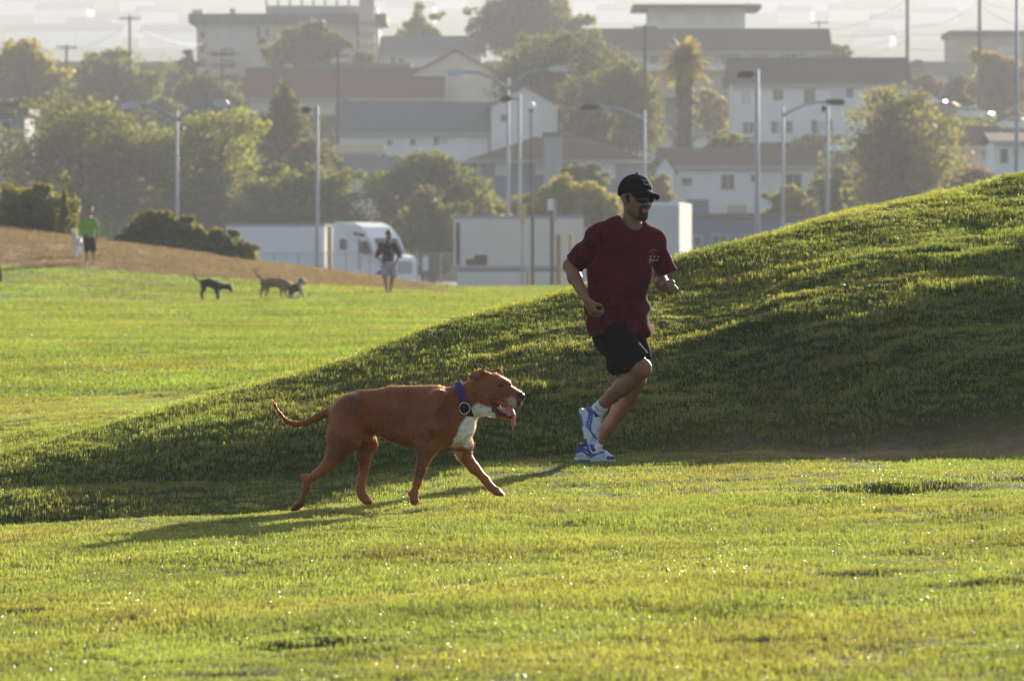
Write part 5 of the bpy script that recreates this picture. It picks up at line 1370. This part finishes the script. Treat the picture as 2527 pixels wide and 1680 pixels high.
# apartment block at top left
rt, x, z, s = house('apartment_building', 'tall pinkish flat-roofed apartment block at upper left', 486, 935, 42, 58, 235, d=645, wall='pink', roof='gravel', kind='flat', depth=14, over=1.0, cat='building',
      wins=((495, 78, 506, 96), (495, 110, 506, 130), (495, 145, 506, 165), (545, 76, 568, 98, True), (634, 68, 644, 97), (655, 72, 665, 92), (548, 120, 580, 140), (548, 148, 580, 168), (505, 175, 520, 195), (700, 180, 720, 200), (880, 68, 892, 90), (880, 100, 892, 120)))
add_box(rt, 'chimney', WALL['tan'], x(472), x(500), 2, 4, z(45), z(24))
add_box(rt, 'vent', m_metal, x(565), x(580), 3, 4, z(45), z(20))
for k in range(3): add_box(rt, 'balcony', WALL['tan'], x(512), x(586), -1.2, -.003, z(143 + 28 * k - 12), z(143 + 28 * k - 17))
tw = MB().box(x(655), x(930), 1.5, 12, z(44), z(14)); tw.build('penthouse_wall', WALL['grey'], rt)
rl = MB().box(x(655), x(930), 1.2, 1.4, z(-22), z(-28))
for k in range(10): rl.box(x(655 + 29 * k), x(659 + 29 * k), 1.2, 1.4, z(14), z(-22))
rl.build('roof_frame', ROOF['dark'], rt)
st = MB().box(x(888), x(926), -2.2, -.003, z(235), z(-22)); st.build('stair_tower', WALL['pink'], rt)
for k in range(5): add_box(rt, 'stair_slab', WALL['tan'], x(892), x(932), -2.6, -2.205, z(60 + 28 * k), z(55 + 28 * k))
# grey roofed building behind
house('house', 'low pale house under a slate-blue roof right of the apartment block', 938, 1190, 94, 132, 190, wall='pale', roof='grey', depth=10, wins=((966, 140, 976, 158), (985, 144, 996, 156)))
# long apartments at the top
rt, x, z, s = house('apartment_building', 'long two-storey apartment building with dark roof along the hilltop', 1395, 2035, 76, 126, 240, wall='tan', roof='dark', depth=12, over=.9, cat='building',
      wins=((1485, 138, 1512, 165, True), (1560, 138, 1590, 165, True), (1605, 138, 1625, 162), (1780, 134, 1800, 160), (1825, 134, 1850, 160, True), (1895, 134, 1920, 158, True), (1940, 134, 1962, 160), (1985, 134, 2010, 156, True),
            (1500, 188, 1525, 214), (1600, 190, 1625, 214), (1690, 190, 1720, 214), (1780, 192, 1805, 214), (1650, 136, 1672, 160)))
for a, b in ((1590, 1700), (1710, 1830), (1400, 1500)):
    bl = MB().box(x(a), x(b), -1.5, -.003, z(176), z(172)); bl.box(x(a), x(b), -1.5, -1.42, z(172), z(160))
    bl.build('balcony', WALL['pale'], rt)
house('penthouse', 'pale flat-roofed penthouse with thin overhanging roof on the skyline', 1600, 1838, 18, 24, 110, d=640, wall='pale', roof='dark', kind='flat', depth=10, over=2.0, cat='building', wins=((1690, 32, 1740, 60, True), (1770, 34, 1810, 62, True), (1625, 34, 1650, 60, True)))
# houses in the middle
house('house', 'grey-roofed white house behind the palm trunk', 1520, 1745, 288, 328, 395, wall='white', roof='grey', kind='hip', depth=8, wins=((1660, 340, 1675, 362),))
house('house', 'blue-grey house with broad brown roof and pale windows left of the jogger\'s cap', 1165, 1592, 338, 396, 465, d=404, wall='bluegrey', roof='brown', kind='hip', depth=10,
      wins=((1224, 402, 1254, 432, True), (1322, 400, 1346, 430, True), (1426, 402, 1446, 430, True), (1462, 398, 1516, 440, True), (1180, 404, 1205, 430)))
house('shed', 'pale square shed block above the broad brown roof', 1344, 1388, 328, 336, 390, d=400, wall='grey', roof='gravel', kind='flat', depth=3, over=.15, cat='shed')
# right side
house('building', 'tan flat-roofed block at the top right corner', 2350, 2620, 82, 90, 215, wall='tan', roof='gravel', kind='flat', depth=12, over=.4, cat='building', wins=((2465, 118, 2505, 148, True),))
house('house', 'dark-roofed low house right of the white two-storey house', 2242, 2300, 148, 172, 235, wall='tan', roof='dark', kind='hip', depth=8)
house('house', 'brown-roofed house between the two right utility poles', 2295, 2412, 160, 178, 240, wall='pale', roof='dark', depth=8, wins=((2340, 190, 2362, 205),))
house('house', 'white house with one tall window at the right edge above the bank', 2455, 2640, 335, 352, 470, d=400, wall='white', roof='brown', depth=8, wins=((2468, 368, 2486, 402), (2500, 372, 2512, 384, True)))
house('house', 'brown-roofed house low on the right behind the eucalyptus', 2300, 2460, 318, 362, 450, d=420, wall='tan', roof='brown', depth=8, wins=((2420, 372, 2440, 400),))
house('house', 'blue-grey house wall at the left edge behind the large olive tree', -60, 62, 268, 282, 470, d=400, wall='bluegrey', roof='gravel', kind='flat', depth=8, over=.4, wins=((4, 300, 26, 330), (6, 420, 34, 440)))
# blue industrial building behind the bank
rt, x, z, s = house('warehouse', 'flat blue-grey industrial building with white-framed windows rising behind the bank', 1640, 2170, 528, 536, 690, d=335, wall='bluegrey', roof='gravel', kind='flat', depth=12, over=.25, cat='building',
      wins=((1758, 581, 1793, 606), (1712, 584, 1730, 608), (1850, 585, 1885, 608)))
add_box(rt, 'roof_block', WALL['bluegrey'], x(1700), x(1752), 2, 6, z(536), z(492))
add_box(rt, 'roof_shed', WALL['tan'], x(1800), x(1846), 2, 5, z(536), z(505))
# ------------------------------------------------------------------ street lamps, poles, wires, fence, trucks, cars
def street_lamp(label, px, py_top, d, arms, base_z=None, r=.10, stub=.6, cat='street lamp'):
    """arms: (px_end, py_end, head length px, dark)"""
    s = FPX / d; bz = base_z if base_z is not None else -1.0
    root = empty('street_lamp', ((px - CX) / s, d, bz)); H = EYE - (py_top - HZ) / s - bz
    MB().tube([(0, 0, 0), (0, 0, H * .5), (0, 0, H)], [r * 1.3, r, r * .75], 10).build('pole', m_metal, root, smooth=True)
    MB().tube([(0, 0, -.02), (0, 0, .35)], [r * 2.4, r * 2.2], 10).build('base', m_metal, root)
    for (ax, ay, hl, dark) in arms:
        ex = (ax - px) / s; ez = EYE - (ay - HZ) / s - bz; L = abs(ex); sg = 1 if ex > 0 else -1; hl_ = hl / s
        z0 = H - stub; inner = sg * max(L - hl_, .12)
        pts = [(0, 0, z0)] + [(inner * t, 0, z0 + (ez - z0) * (1 - (1 - t) ** 2.2)) for t in (.25, .5, .75, 1.0)]
        a = MB().tube(pts, [.09, .085, .08, .075, .075], 7).build('arm', m_metal, root, smooth=True)
        hd = MB(); c = inner; w = .22
        prof = [(c, ez - .08), (c + sg * hl_ * .3, ez - .20), (c + sg * hl_ * .88, ez - .20), (c + sg * hl_, ez - .05), (c + sg * hl_ * .85, ez + .14), (c + sg * hl_ * .25, ez + .16), (c, ez + .08)]
        if sg < 0: prof = prof[::-1]
        hd.prism(prof, -w, w)
        h_ = hd.build('lamp_head', mat('dark_lamp', (.018, .016, .014), .6, .2, 2) if dark else mat('pale_lamp', (.45, .47, .52), .35, .1, 2, metal=.4), root)
        MB().box(min(c + sg * hl_ * .4, c + sg * hl_ * .8), max(c + sg * hl_ * .4, c + sg * hl_ * .8), -.11, .11, ez - .235, ez - .202).build('lens', mat('lamp_lens', (.5, .5, .46), .2, .1, 2), h_)
    tag(root, label, cat, 'street lamps')
    return root
street_lamp('pale street lamp with two arching arms left of the white trailer', 437, 272, 292, ((298, 261, 46, False), (566, 254, 40, False)))
street_lamp('slim street lamp standing in front of the white trailer', 783, 262, 285, ((745, 271, 22, True),), stub=.3)
street_lamp('tall twin-armed street lamp with wide spread over the gabled houses', 1254, 195, 300, ((1100, 178, 48, False), (1404, 171, 52, False)))
street_lamp('short-headed street lamp just right of the tall twin-armed one', 1282, 233, 287, ((1234, 244, 28, True),), stub=.3)
street_lamp('street lamp with dark oblong head arching left behind the jogger', 1590, 272, 300, ((1430, 265, 50, True),))
street_lamp('thick street lamp with dark head right of the jogger', 1868, 172, 280, ((1818, 184, 42, True),), r=.14, stub=.3)
street_lamp('street lamp with arm curving right to a dark head before the white house', 1932, 262, 300, ((2086, 252, 50, True),), r=.09)
street_lamp('bare lamp pole under the dark head before the white house', 2042, 262, 296, ((2030, 268, 10, True),), r=.11, stub=.2)
street_lamp('tall lamp pole cut off by the top edge at far right', 2508, -60, 270, ((2560, -66, 40, True),), r=.11)
def globe_lamp():
    d = 310; s = FPX / d; root = empty('globe_lamp', ((1310 - CX) / s, d, -1.0)); H = EYE - (275 - HZ) / s + 1
    MB().tube([(0, 0, 0), (0, 0, H)], [.07, .05], 8).build('pole', m_wood, root)
    b = SDF((-.5, -.5, H - .5), (.5, .5, H + .9), .05); b.cap((0, 0, H + .3), (0, 0, H + .38), .27, .24, k=.02)
    obj('globe', b.mesh('globe'), mat('white_globe', (.8, .8, .76), .4, .05, 2), root)
    MB().tube([(0, 0, H - .1), (0, 0, H + .1)], [.09, .16], 8).build('collar', m_wood, root)
    tag(root, 'thin dark post with a white round lamp by the gabled house', 'lamp')
globe_lamp()

def utility_pole(label, px, top, base, d=None, cross=(0.05,), lean=0.0, r=.14):
    d = d or base_dist(base); s = FPX / d; gz = float(town_z(d)) if d > 352 else -1.0
    root = empty('utility_pole', ((px - CX) / s, d, gz)); H = EYE - (top - HZ) / s - gz
    MB().tube([(0, 0, -.5), (lean * .5, 0, H * .5), (lean, 0, H)], [r * 1.25, r, r * .8], 8).build('pole', m_wood, root)
    for c in cross:
        z = H * (1 - c); MB().box(lean - 1.1, lean + 1.1, -.22, -.10, z - .07, z + .07).build('crossarm', m_wood, root)
        for q in (-1.0, -.5, .5, 1.0):
            MB().tube([(lean + q, -.16, z + .07), (lean + q, -.16, z + .24)], [.05, .035], 6).build('insulator', mat('insulator', (.30, .26, .22), .3, .1, 3), root)
    tag(root, label, 'utility pole', 'wooden utility poles')
    return (((px - CX) / s + lean, d, gz + H))
up = {}
up['a'] = utility_pole('short wooden utility pole right of the yellow-lit tree', 165, 112, 300, cross=(.03,))
up['b'] = utility_pole('wooden utility pole rising from the dark bushy tree at upper left', 321, 40, 295, cross=(.03,))
up['c'] = utility_pole('thin utility pole in front of the pinkish apartment block', 549, 125, 330, cross=(.05,), r=.10)
up['d'] = utility_pole('brown utility pole crossing the red-tiled roof', 834, 125, 420, cross=(.05,), r=.13)
up['e'] = utility_pole('tall brown utility pole left of the palm crown', 1591, 62, 420, cross=(.02,), r=.17)
up['f'] = utility_pole('utility pole at the right end of the white house roof, cut by top edge', 2238, -60, 262, cross=(.06, .12), r=.20)
up['g'] = utility_pole('brown utility pole before the top right block, cut by top edge', 2416, -60, 285, cross=(.06, .12), r=.20)
up['h'] = utility_pole('thin skyline pole with short crossarm behind the long dark roof', 2020, 52, 200, cross=(.04,), r=.09)
def wire(label, a, b, sag=1.2, r=.022):
    a, b = Vector(a), Vector(b); pts = [a.lerp(b, t / 14) - Vector((0, 0, sag * 4 * (t / 14) * (1 - t / 14))) for t in range(15)]
    o = MB().tube(pts, r, 5).build('power_cable', mat('cable', (.12, .115, .11), .6, .1, 2)); tag(o, label, 'cable', 'overhead cables')
def PW(px, py, d): return W(px, py, d)
dF, dG = up['f'][1], up['g'][1]
wire('overhead cable from the short pole to the next pole at upper left', (up['a'][0], up['a'][1], up['a'][2] - .4), (up['b'][0], up['b'][1], up['b'][2] - .6), .8)
wire('overhead cable running left off the edge from the short pole', (up['a'][0], up['a'][1], up['a'][2] - .4), PW(-60, 135, up['a'][1]), .5)
wire('overhead cable from the upper left pole to the apartment block', (up['b'][0], up['b'][1], up['b'][2] - .6), PW(500, 110, base_dist(235) - 1), .8)
wire('steep cable rising to the top of the white house pole', PW(2030, 75, 600), PW(2238, 0, dF), .8)
wire('slack cable low across the sky to the white house pole', PW(2030, 85, 600), PW(2236, 78, dF), .5)
wire('cable below the slack cable to the white house pole', PW(2045, 118, 600), PW(2238, 84, dF), .6)
wire('lowest cable left of the white house pole', PW(2095, 145, 600), PW(2238, 100, dF), .4)
wire('upper cable strung between the two right utility poles', PW(2238, 66, dF), PW(2416, 6, dG), .9)
wire('lower cable strung between the two right utility poles', PW(2238, 84, dF), PW(2416, 66, dG), .5)
wire('bottom cable between the right poles passing the flat block', PW(2238, 122, dF), PW(2416, 112, dG), .3)
wire('cable falling right from the right utility pole', PW(2416, 12, dG), PW(2540, 70, dG - 20), .5)
wire('higher cable leaving the right utility pole at the corner', PW(2416, 2, dG), PW(2540, 25, dG - 20), .4)
wire('long thin cable across the dark trees in mid hillside', PW(834, 152, up['d'][1]), PW(1591, 92, up['e'][1]), 2.0)

# --- chain-link fence at the street
def fence():
    d = 281.0; s = FPX / d; x0, x1 = (560 - CX) / s, (1500 - CX) / s
    root = empty('chain_link_fence', (0, d, -1.0)); n = 16
    for i in range(n + 1):
        x = x0 + (x1 - x0) * i / n; MB().tube([(x, 0, 0), (x, 0, 2.05)], .035, 6).build('post', m_metal, root)
    MB().tube([(x0, 0, 2.02), (x1, 0, 2.02)], .024, 6).build('top_rail', m_metal, root)
    b = MB(); h = 1.95; st_ = .14; k = 0
    x = x0 - h
    while x < x1:
        for sg in (0, 1):
            a = [(x, .01 if sg else -.01, .03), (x + h, .01 if sg else -.01, .03 + h)] if sg == 0 else [(x, .01, .03 + h), (x + h, .01, .03)]
            (ax, ay, az), (bx, by, bz) = a
            if ax < x0: t = (x0 - ax) / (bx - ax); ax, az = x0, az + (bz - az) * t
            if bx > x1: t = (x1 - ax) / (bx - ax); bx, bz = x1, az + (bz - az) * t
            w = .006; b.add([(ax, ay, az - w), (bx, by, bz - w), (bx, by, bz + w), (ax, ay, az + w)], [(0, 1, 2, 3)])
        x += st_
    tag(b.build('wire_mesh', m_metal, root), kind='stuff')
    tag(root, 'grey chain-link fence along the far edge of the lawn', 'fence')
fence()

# --- truck pieces
m_white = mat('white_gelcoat', (.85, .86, .88), .35, .05, .6, spec=.5, coat=.3)
m_trl = mat('trailer_skin', (.78, .80, .86), .5, .06, .5)
m_grey = mat('warm_grey_panel', (.74, .70, .62), .6, .07, .5)
m_tyre = mat('tyre', (.02, .02, .02), .9, .2, 4); m_rim = mat('rim', (.45, .45, .46), .35, .1, 4, metal=.8)
m_black = mat('black_rubber', (.02, .02, .022), .6, .2, 4)
def wheel(root, x, y, r=.50, w=.28):
    t = MB().tube([(x, y - w / 2, r), (x, y - w / 2 + .05, r), (x, y + w / 2 - .05, r), (x, y + w / 2, r)], [r * .92, r, r, r * .92], 18).build('wheel', m_tyre, root)
    MB().tube([(x, y - w / 2 - .015, r), (x, y + w / 2 + .015, r)], r * .55, 12).build('rim', m_rim, t)
def trailer(name, label, loc, rz, L, H=2.85, W_=2.5, floor=1.15, skin=None, ribs=0, stripe=None, cat='trailer'):
    """box from x=0 (front) back to x=-L"""
    skin = skin or m_trl; root = empty(name, loc, rz)
    MB().box(-L, 0, -W_ / 2, W_ / 2, floor, floor + H).build('box', skin, root, bevel=.05)
    MB().box(-L - .02, .02, -W_ / 2 - .025, W_ / 2 + .025, floor + H - .14, floor + H + .03).build('top_rail', m_metal, root)
    MB().box(-L - .02, .02, -W_ / 2 - .025, W_ / 2 + .025, floor - .10, floor + .12).build('bottom_rail', m_metal, root)
    for k in range(ribs):
        x = -L * (k + .5) / ribs; MB().box(x - .03, x + .03, -W_ / 2 - .02, -W_ / 2 + .01, floor + .12, floor + H - .14).build('rib', skin, root)
    MB().box(-L + .3, -.6, -.5, .5, floor - .35, floor - .101).build('chassis', m_black, root)
    for x in (-L + 1.2, -L + 2.4):
        for y in (-W_ / 2 + .3, W_ / 2 - .3): wheel(root, x, y)
    tag(root, label, cat)
    return root
# semi tractor with sleeper, nose towards the right and a little towards us
def tractor(loc, rz):
    root = empty('semi_tractor', loc, rz); hw = 1.24
    # side profile, nose at +x
    prof = [(0, .95), (4.9, .60), (5.15, .75), (5.15, 1.55), (4.95, 1.78), (3.95, 1.98), (3.35, 2.95), (2.7, 3.55), (1.9, 3.82), (.1, 3.86), (0, 3.80)]
    b = MB().prism(prof, -hw, hw); body = b.build('cab', m_white, root, bevel=.10)
    me = body.data; co = np.empty(len(me.vertices) * 3, np.float32); me.vertices.foreach_get('co', co); co = co.reshape(-1, 3)
    t = sstep(2.6, 4.2, co[:, 2]) * .10 + sstep(3.0, 5.2, co[:, 0]) * .16
    co[:, 1] *= (1 - t); me.vertices.foreach_set('co', co.ravel()); me.update()
    for sg in (-1, 1):
        y = sg * (hw - .02)
        MB().prism([(2.55, 2.02), (3.62, 2.02), (3.20, 2.72), (2.55, 2.72)], y - .03, y + .03).build('side_window', m_glass, root)
        MB().prism([(.75, 2.25), (1.25, 2.25), (1.25, 2.85), (.75, 2.85)], y - .035, y + .035).build('sleeper_window', m_glass, root)
        MB().prism([(1.95, 3.12), (2.95, 2.98), (2.9, 3.16), (1.95, 3.28)], y * .97 - .04, y * .97 + .04).build('roof_slot', m_black, root)
        MB().box(2.45, 2.49, y - .025, y + .025, 1.0, 2.9).build('door_seam', m_black, root)
        MB().box(3.3, 3.42, sg * (hw + .12), sg * (hw + .36), 1.95, 2.75).build('mirror', m_black, root)
        MB().box(-.35, -.05, sg * hw - .05, sg * hw + .05, .9, 3.6).build('side_extender', mat('amber_panel', (.55, .36, .10), .6, .1, 2), root)
        MB().box(4.75, 5.10, sg * 1.02 - .12, sg * 1.02 + .12, 1.2, 1.5).build('headlight', mat('headlight', (.7, .7, .68), .15, .05, 2), root)
        wheel(root, 4.2, sg * .98, .52); wheel(root, -.4, sg * .85, .52, .5); wheel(root, -1.6, sg * .85, .52, .5)
    ws = MB().add([(4.02, -.95, 2.02), (4.02, .95, 2.02), (3.44, .88, 2.90), (3.44, -.88, 2.90)], [(0, 1, 2, 3)]).add([(3.92, -.95, 1.98), (3.92, .95, 1.98), (3.34, .88, 2.86), (3.34, -.88, 2.86)], [(3, 2, 1, 0)])
    ws.build('windscreen', m_glass, root)
    MB().box(5.152, 5.19, -.55, .55, .85, 1.55).build('grille', m_metal, root)
    MB().box(4.98, 5.28, -1.15, 1.15, .38, .74).build('bumper', m_white, root, bevel=.05)
    MB().box(-2.3, .3, -.45, .45, .62, .94).build('chassis', m_black, root)
    tag(root, 'white sleeper-cab semi truck tractor with rounded roof fairing', 'truck')
dT = 296.0; sT = FPX / dT; az = math.radians(-48)
nose = W(1032, 690, dT); ca, sa = math.cos(az), math.sin(az)
tl = Vector((W(1034, 690, dT).x - 4.26, dT + 2.5, -1.02))
tractor(tl, az)
trailer('semi_trailer', 'pale blue-white box trailer hitched behind the sleeper-cab truck', (tl.x - .95, tl.y + .9, -1.02), math.radians(-20), 6.3, H=2.72, floor=1.0)
# grey box trailer, broadside
dB = 277.0; sB = FPX / dB
tb = trailer('box_trailer', 'warm grey box trailer parked broadside right of the truck', ((1440 - CX) / sB, dB + 1.25, -1.02), 0, (1440 - 1119) / sB, H=2.85, floor=1.22, skin=m_grey, ribs=9)
LB = (1440 - 1119) / sB
MB().box(-LB + .16, -LB + .34, -1.285, -1.24, 1.4, 3.7).build('dark_stripe', m_black, tb)
rp_ = MB().box(-LB + .68, -LB + 1.2, -1.30, -1.24, 1.40, 1.72).box(-LB + 1.15, -LB + 1.85, -1.30, -1.24, 1.40, 1.95)  # brown slabs added on the side stand in for a dark opening
rp_.build('brown_opening', mat('opening_brown', (.14, .085, .05), .8, .3, 3), tb)
MB().box(-LB + .2, -.4, -1.22, -1.18, .25, 1.05).build('side_skirt', m_grey, tb)
# box truck end-on, its long side catching the sun
dW = 235.0; sW = FPX / dW; rz = math.radians(78)
tw_ = trailer('box_truck_body', 'bright white box truck body end-on behind the jogger, right side sunlit', ((1690 - CX) / sW, dW, -1.02), 0, .1) if False else None
def end_box():
    root = empty('box_truck', ((1613 - CX) / sW, dW, -1.02), math.radians(-6.8)); hw = 1.2
    MB().box(-hw, hw, 0, 7.0, .95, 4.45).build('box', m_white, root, bevel=.04)
    for z in (1.75, 2.35): MB().box(-hw - .012, hw + .012, -.02, 7.02, z - .03, z + .03).build('rub_rail', m_metal, root)
    MB().box(-hw + .05, hw - .05, -.03, -.003, 1.02, 4.3).build('rear_door', mat('door_white', (.62, .62, .62), .5, .05, 1), root)
    MB().box(-1.0, 1.0, .1, 7.4, .55, .949).build('chassis', m_black, root)
    MB().box(-1.05, 1.05, 7.05, 8.6, .6, 2.5).build('cab', m_white, root, bevel=.12)
    for y in (1.2, 7.6):
        for x in (-.95, .95):
            t = MB().tube([(x - .14, y, .45), (x + .14, y, .45)], .45, 16).build('wheel', m_tyre, root); MB().tube([(x - .155, y, .45), (x + .155, y, .45)], .24, 10).build('rim', m_rim, t)
    tag(root, 'white box truck seen from behind beside the jogger with its right side sunlit', 'truck')
end_box()
# blue container behind
dC = 290.0; sC = FPX / dC
def container():
    root = empty('shipping_container', ((1445 - CX) / sC, dC, -1.02)); m_ = mat('blue_container', (.28, .34, .52), .6, .1, 1)
    MB().box(-2.0, 2.0, 0, 2.4, .1, 3.4).build('box', m_, root)
    for k in range(14): MB().box(-1.95 + .28 * k, -1.82 + .28 * k, -.04, -.002, .2, 3.3).build('corrugation', m_, root)
    MB().box(-2.02, 2.02, -.05, 2.45, 3.402, 3.5).build('top_rail', m_metal, root)
    tag(root, 'blue-grey shipping container half hidden by the jogger\'s shoulder', 'container')
container()
# posts and small street things in front of the trailer
def sign_post():
    d = 272.0; s = FPX / d; root = empty('sign_post', ((1289 - CX) / s, d, -1.0)); H = EYE - (556 - HZ) / s + 1
    MB().tube([(0, 0, 0), (0, 0, H)], .06, 8).build('post', m_metal, root)
    zt = EYE - (503 - HZ) / s + 1; w = 11 / s
    MB().prism([(-w * .95, zt), (-w * .95, zt - .32), (-.05, H - .1), (.05, H - .1), (w * .95, zt - .32), (w * .95, zt)], -.05, .05).build('board', mat('yellow_board', (.55, .42, .18), .6, .1, 2), root)
    tag(root, 'post topped by a tapering yellow board in front of the grey trailer', 'sign')
sign_post()
def mast():
    d = 270.0; s = FPX / d; root = empty('equipment_mast', ((1362 - CX) / s, d, -1.0)); H = EYE - (520 - HZ) / s + 1
    MB().tube([(0, 0, 0), (0, 0, H)], .10, 8).build('post', m_wood, root)
    zb = EYE - (506 - HZ) / s + 1
    MB().box(-.24, .20, -.2, .2, H, zb + .3).build('white_box', m_white, root, bevel=.03)
    MB().box(.06, .24, -.24, -.205, H - .6, H + .55).build('beige_duct', mat('beige_duct', (.52, .44, .34), .6, .1, 2), root)
    tag(root, 'brown mast with a white equipment box above the grey trailer', 'mast')
mast()
def bollard(label, px, top, bottom, d, m_, r=.09, nm='marker_post', cat='post'):
    s = FPX / d; root = empty(nm, ((px - CX) / s, d, -1.0)); H = EYE - (top - HZ) / s + 1
    MB().tube([(0, 0, 0), (0, 0, H)], r, 9).build('post', m_, root); MB().tube([(0, 0, H), (0, 0, H + .05)], [r * 1.1, r * .6], 9).build('cap', m_, root)
    tag(root, label, cat)
m_y = mat('yellow_paint', (.55, .40, .08), .6, .12, 3)
bollard('brown upright post on the front of the grey trailer', 1314, 535, 700, 271, m_wood)
bollard('thick brown post right of the equipment mast', 1378, 580, 700, 270, mat('rust_post', (.28, .17, .08), .8, .2, 3), r=.13)
bollard('yellow upright post beside the jogger\'s raised elbow', 1408, 578, 700, 270, m_y, r=.12)
bollard('yellow bollard low behind the fence near the trailer middle', 1303, 665, 706, 269, m_y, r=.10)
def notice(label, px, py0, py1, d):
    s = FPX / d; root = empty('notice_board', ((px - CX) / s, d, -1.0)); z0, z1 = EYE - (py1 - HZ) / s + 1, EYE - (py0 - HZ) / s + 1
    MB().tube([(0, .04, 0), (0, .04, z1)], .03, 6).build('post', m_metal, root); MB().box(-.17, .17, -.02, .005, z0, z1).build('board', m_white, root)
    tag(root, label, 'sign')
notice('small white notice on the fence right of the truck', 1050, 632, 668, 279)
notice('narrow white notice on the fence before the grey trailer', 1306, 645, 672, 279.5)
# --- a low parked car nose behind the lawn edge and cars on the hillside street
def car_mesh():
    prof = [(-2.1, .35), (2.15, .35), (2.2, .62), (2.05, .82), (1.15, .95), (.55, 1.40), (-.75, 1.44), (-1.55, 1.02), (-2.1, .95), (-2.18, .6)]
    return prof
def car(label, px, py, d, rz, colr):
    s = FPX / d; gz = float(town_z(d)) if d > 352 else -1.0
    root = empty('parked_car', ((px - CX) / s, d, gz), rz); m_ = mat('car_paint_%d' % int(colr[0] * 997 + colr[2] * 31), colr, .28, .04, 1, spec=.5, coat=.6)
    b = MB().prism(car_mesh(), -.86, .86).build('body', m_, root, bevel=.06)
    me = b.data; co = np.empty(len(me.vertices) * 3, np.float32); me.vertices.foreach_get('co', co); co = co.reshape(-1, 3)
    co[:, 1] *= 1 - .22 * sstep(.85, 1.45, co[:, 2]); me.vertices.foreach_set('co', co.ravel()); me.update()
    for sg in (-1, 1):
        y = sg * .775
        MB().prism([(-.05, .98), (.95, .98), (.48, 1.33), (-.05, 1.35)], y - .04, y + .04).build('window', m_glass, root)
        MB().prism([(-1.2, 1.0), (-.12, .98), (-.12, 1.35), (-.68, 1.36)], y - .04, y + .04).build('window', m_glass, root)
        for x in (-1.3, 1.35):
            t = MB().tube([(x, sg * .72 - .1, .31), (x, sg * .72 + .1, .31)], .31, 14).build('wheel', m_tyre, root); MB().tube([(x, sg * .72 - .11, .31), (x, sg * .72 + .11, .31)], .17, 8).build('rim', m_rim, t)
        MB().box(2.08, 2.19, sg * .62 - .15, sg * .62 + .15, .62, .76).build('headlight', MATS['headlight'], root)
        MB().box(-2.17, -2.08, sg * .65 - .12, sg * .65 + .12, .68, .84).build('tail_light', mat('tail_light', (.4, .02, .02), .3, .05, 2), root)
    MB().add([(1.20, -.66, .97), (1.20, .66, .97), (.62, .58, 1.38), (.62, -.58, 1.38)], [(0, 1, 2, 3)]).build('windscreen', m_glass, root)
    tag(root, label, 'car', 'cars parked on the hillside street')
dcar = lambda py: base_dist(py)
car('blue-white parked car highest on the street right of the white house', 2288, 262, dcar(268), math.radians(-15), (.45, .50, .56))
car('silver parked car in the middle of the hillside street', 2402, 292, dcar(298), math.radians(-25), (.55, .57, .62))
car('pale parked car lowest on the street at the right edge', 2512, 318, dcar(325), math.radians(-25), (.60, .60, .60))
car('dark red parked car between the blue-white and silver cars', 2340, 275, dcar(284), math.radians(-20), (.16, .05, .05))
car('dark parked car below the silver car on the street', 2440, 348, dcar(352), math.radians(-10), (.08, .07, .08))
car('white parked car under the white two-storey house', 2090, 372, dcar(384), math.radians(5), (.66, .66, .66))
# --- faint houses on the far hill
r_ = np.random.default_rng(21)
m_fh = mat('far_wall', (.72, .70, .66), .9, .1, .2)
fh_pts = [(60, 40), (150, 70), (215, 108), (245, 120), (300, 95), (390, 60), (420, 120), (960, 30), (1010, 60), (1100, 25), (1470, 40), (1540, 60), (1900, 35), (1960, 60), (2010, 30), (2120, 55), (2200, 90), (2300, 60), (2350, 30), (2150, 120), (100, 120), (340, 30)]
for i, (px, py) in enumerate(fh_pts):
    lo, hi = 1550.0, 3300.0
    ds = np.linspace(lo, hi, 600); xs_ = (px - CX) * ds / FPX
    zs = town_z(ds) + sstep(1500, 2100, ds) * 9 * fbm(xs_ / 220 + 4, ds / 300, 4)
    rows = HZ - (zs - EYE) * FPX / ds; j = np.nonzero(rows <= py)[0]
    if len(j) == 0: continue
    j = j[0]; d = float(ds[j]); root = empty('far_house', (float(xs_[j]), d, float(zs[j])), float(r_.random() * .6 - .3))
    w, h, dp_ = 8 + 8 * r_.random(), 5 + 4 * r_.random(), 12
    MB().box(-w, w, 0, dp_, -4, h).build('wall', m_fh, root)
    MB().prism([(-.6, h), (-.6, h + .3), (dp_ / 2, h + 3.2), (dp_ + .6, h + .3), (dp_ + .6, h), (dp_ / 2, h + 2.9)], -w - .5, w + .5, axis='x').build('roof', ROOF['gravel'], root)
    tag(root, 'faint pale house barely showing through the haze on the far hill', 'house', 'faint houses on the far hill')
# ------------------------------------------------------------------ the hazy air
hz = MB().box(-4300, 4300, -4300, 4300, -4.8, 205)
haze = hz.build('haze', None)
hm = bpy.data.materials.new('haze_air'); n, l = nodes(hm); n.clear()
ho = n.new('ShaderNodeOutputMaterial'); pv = n.new('ShaderNodeVolumePrincipled')
pv.inputs['Color'].default_value = (0.70, 0.735, 0.80, 1)
pv.inputs['Density'].default_value = 0.00031
pv.inputs['Anisotropy'].default_value = 0.25
l.new(pv.outputs[0], ho.inputs['Volume'])
haze.data.materials.append(hm)
haze['kind'] = 'stuff'
haze['label'] = 'pale morning haze hanging over the whole town'
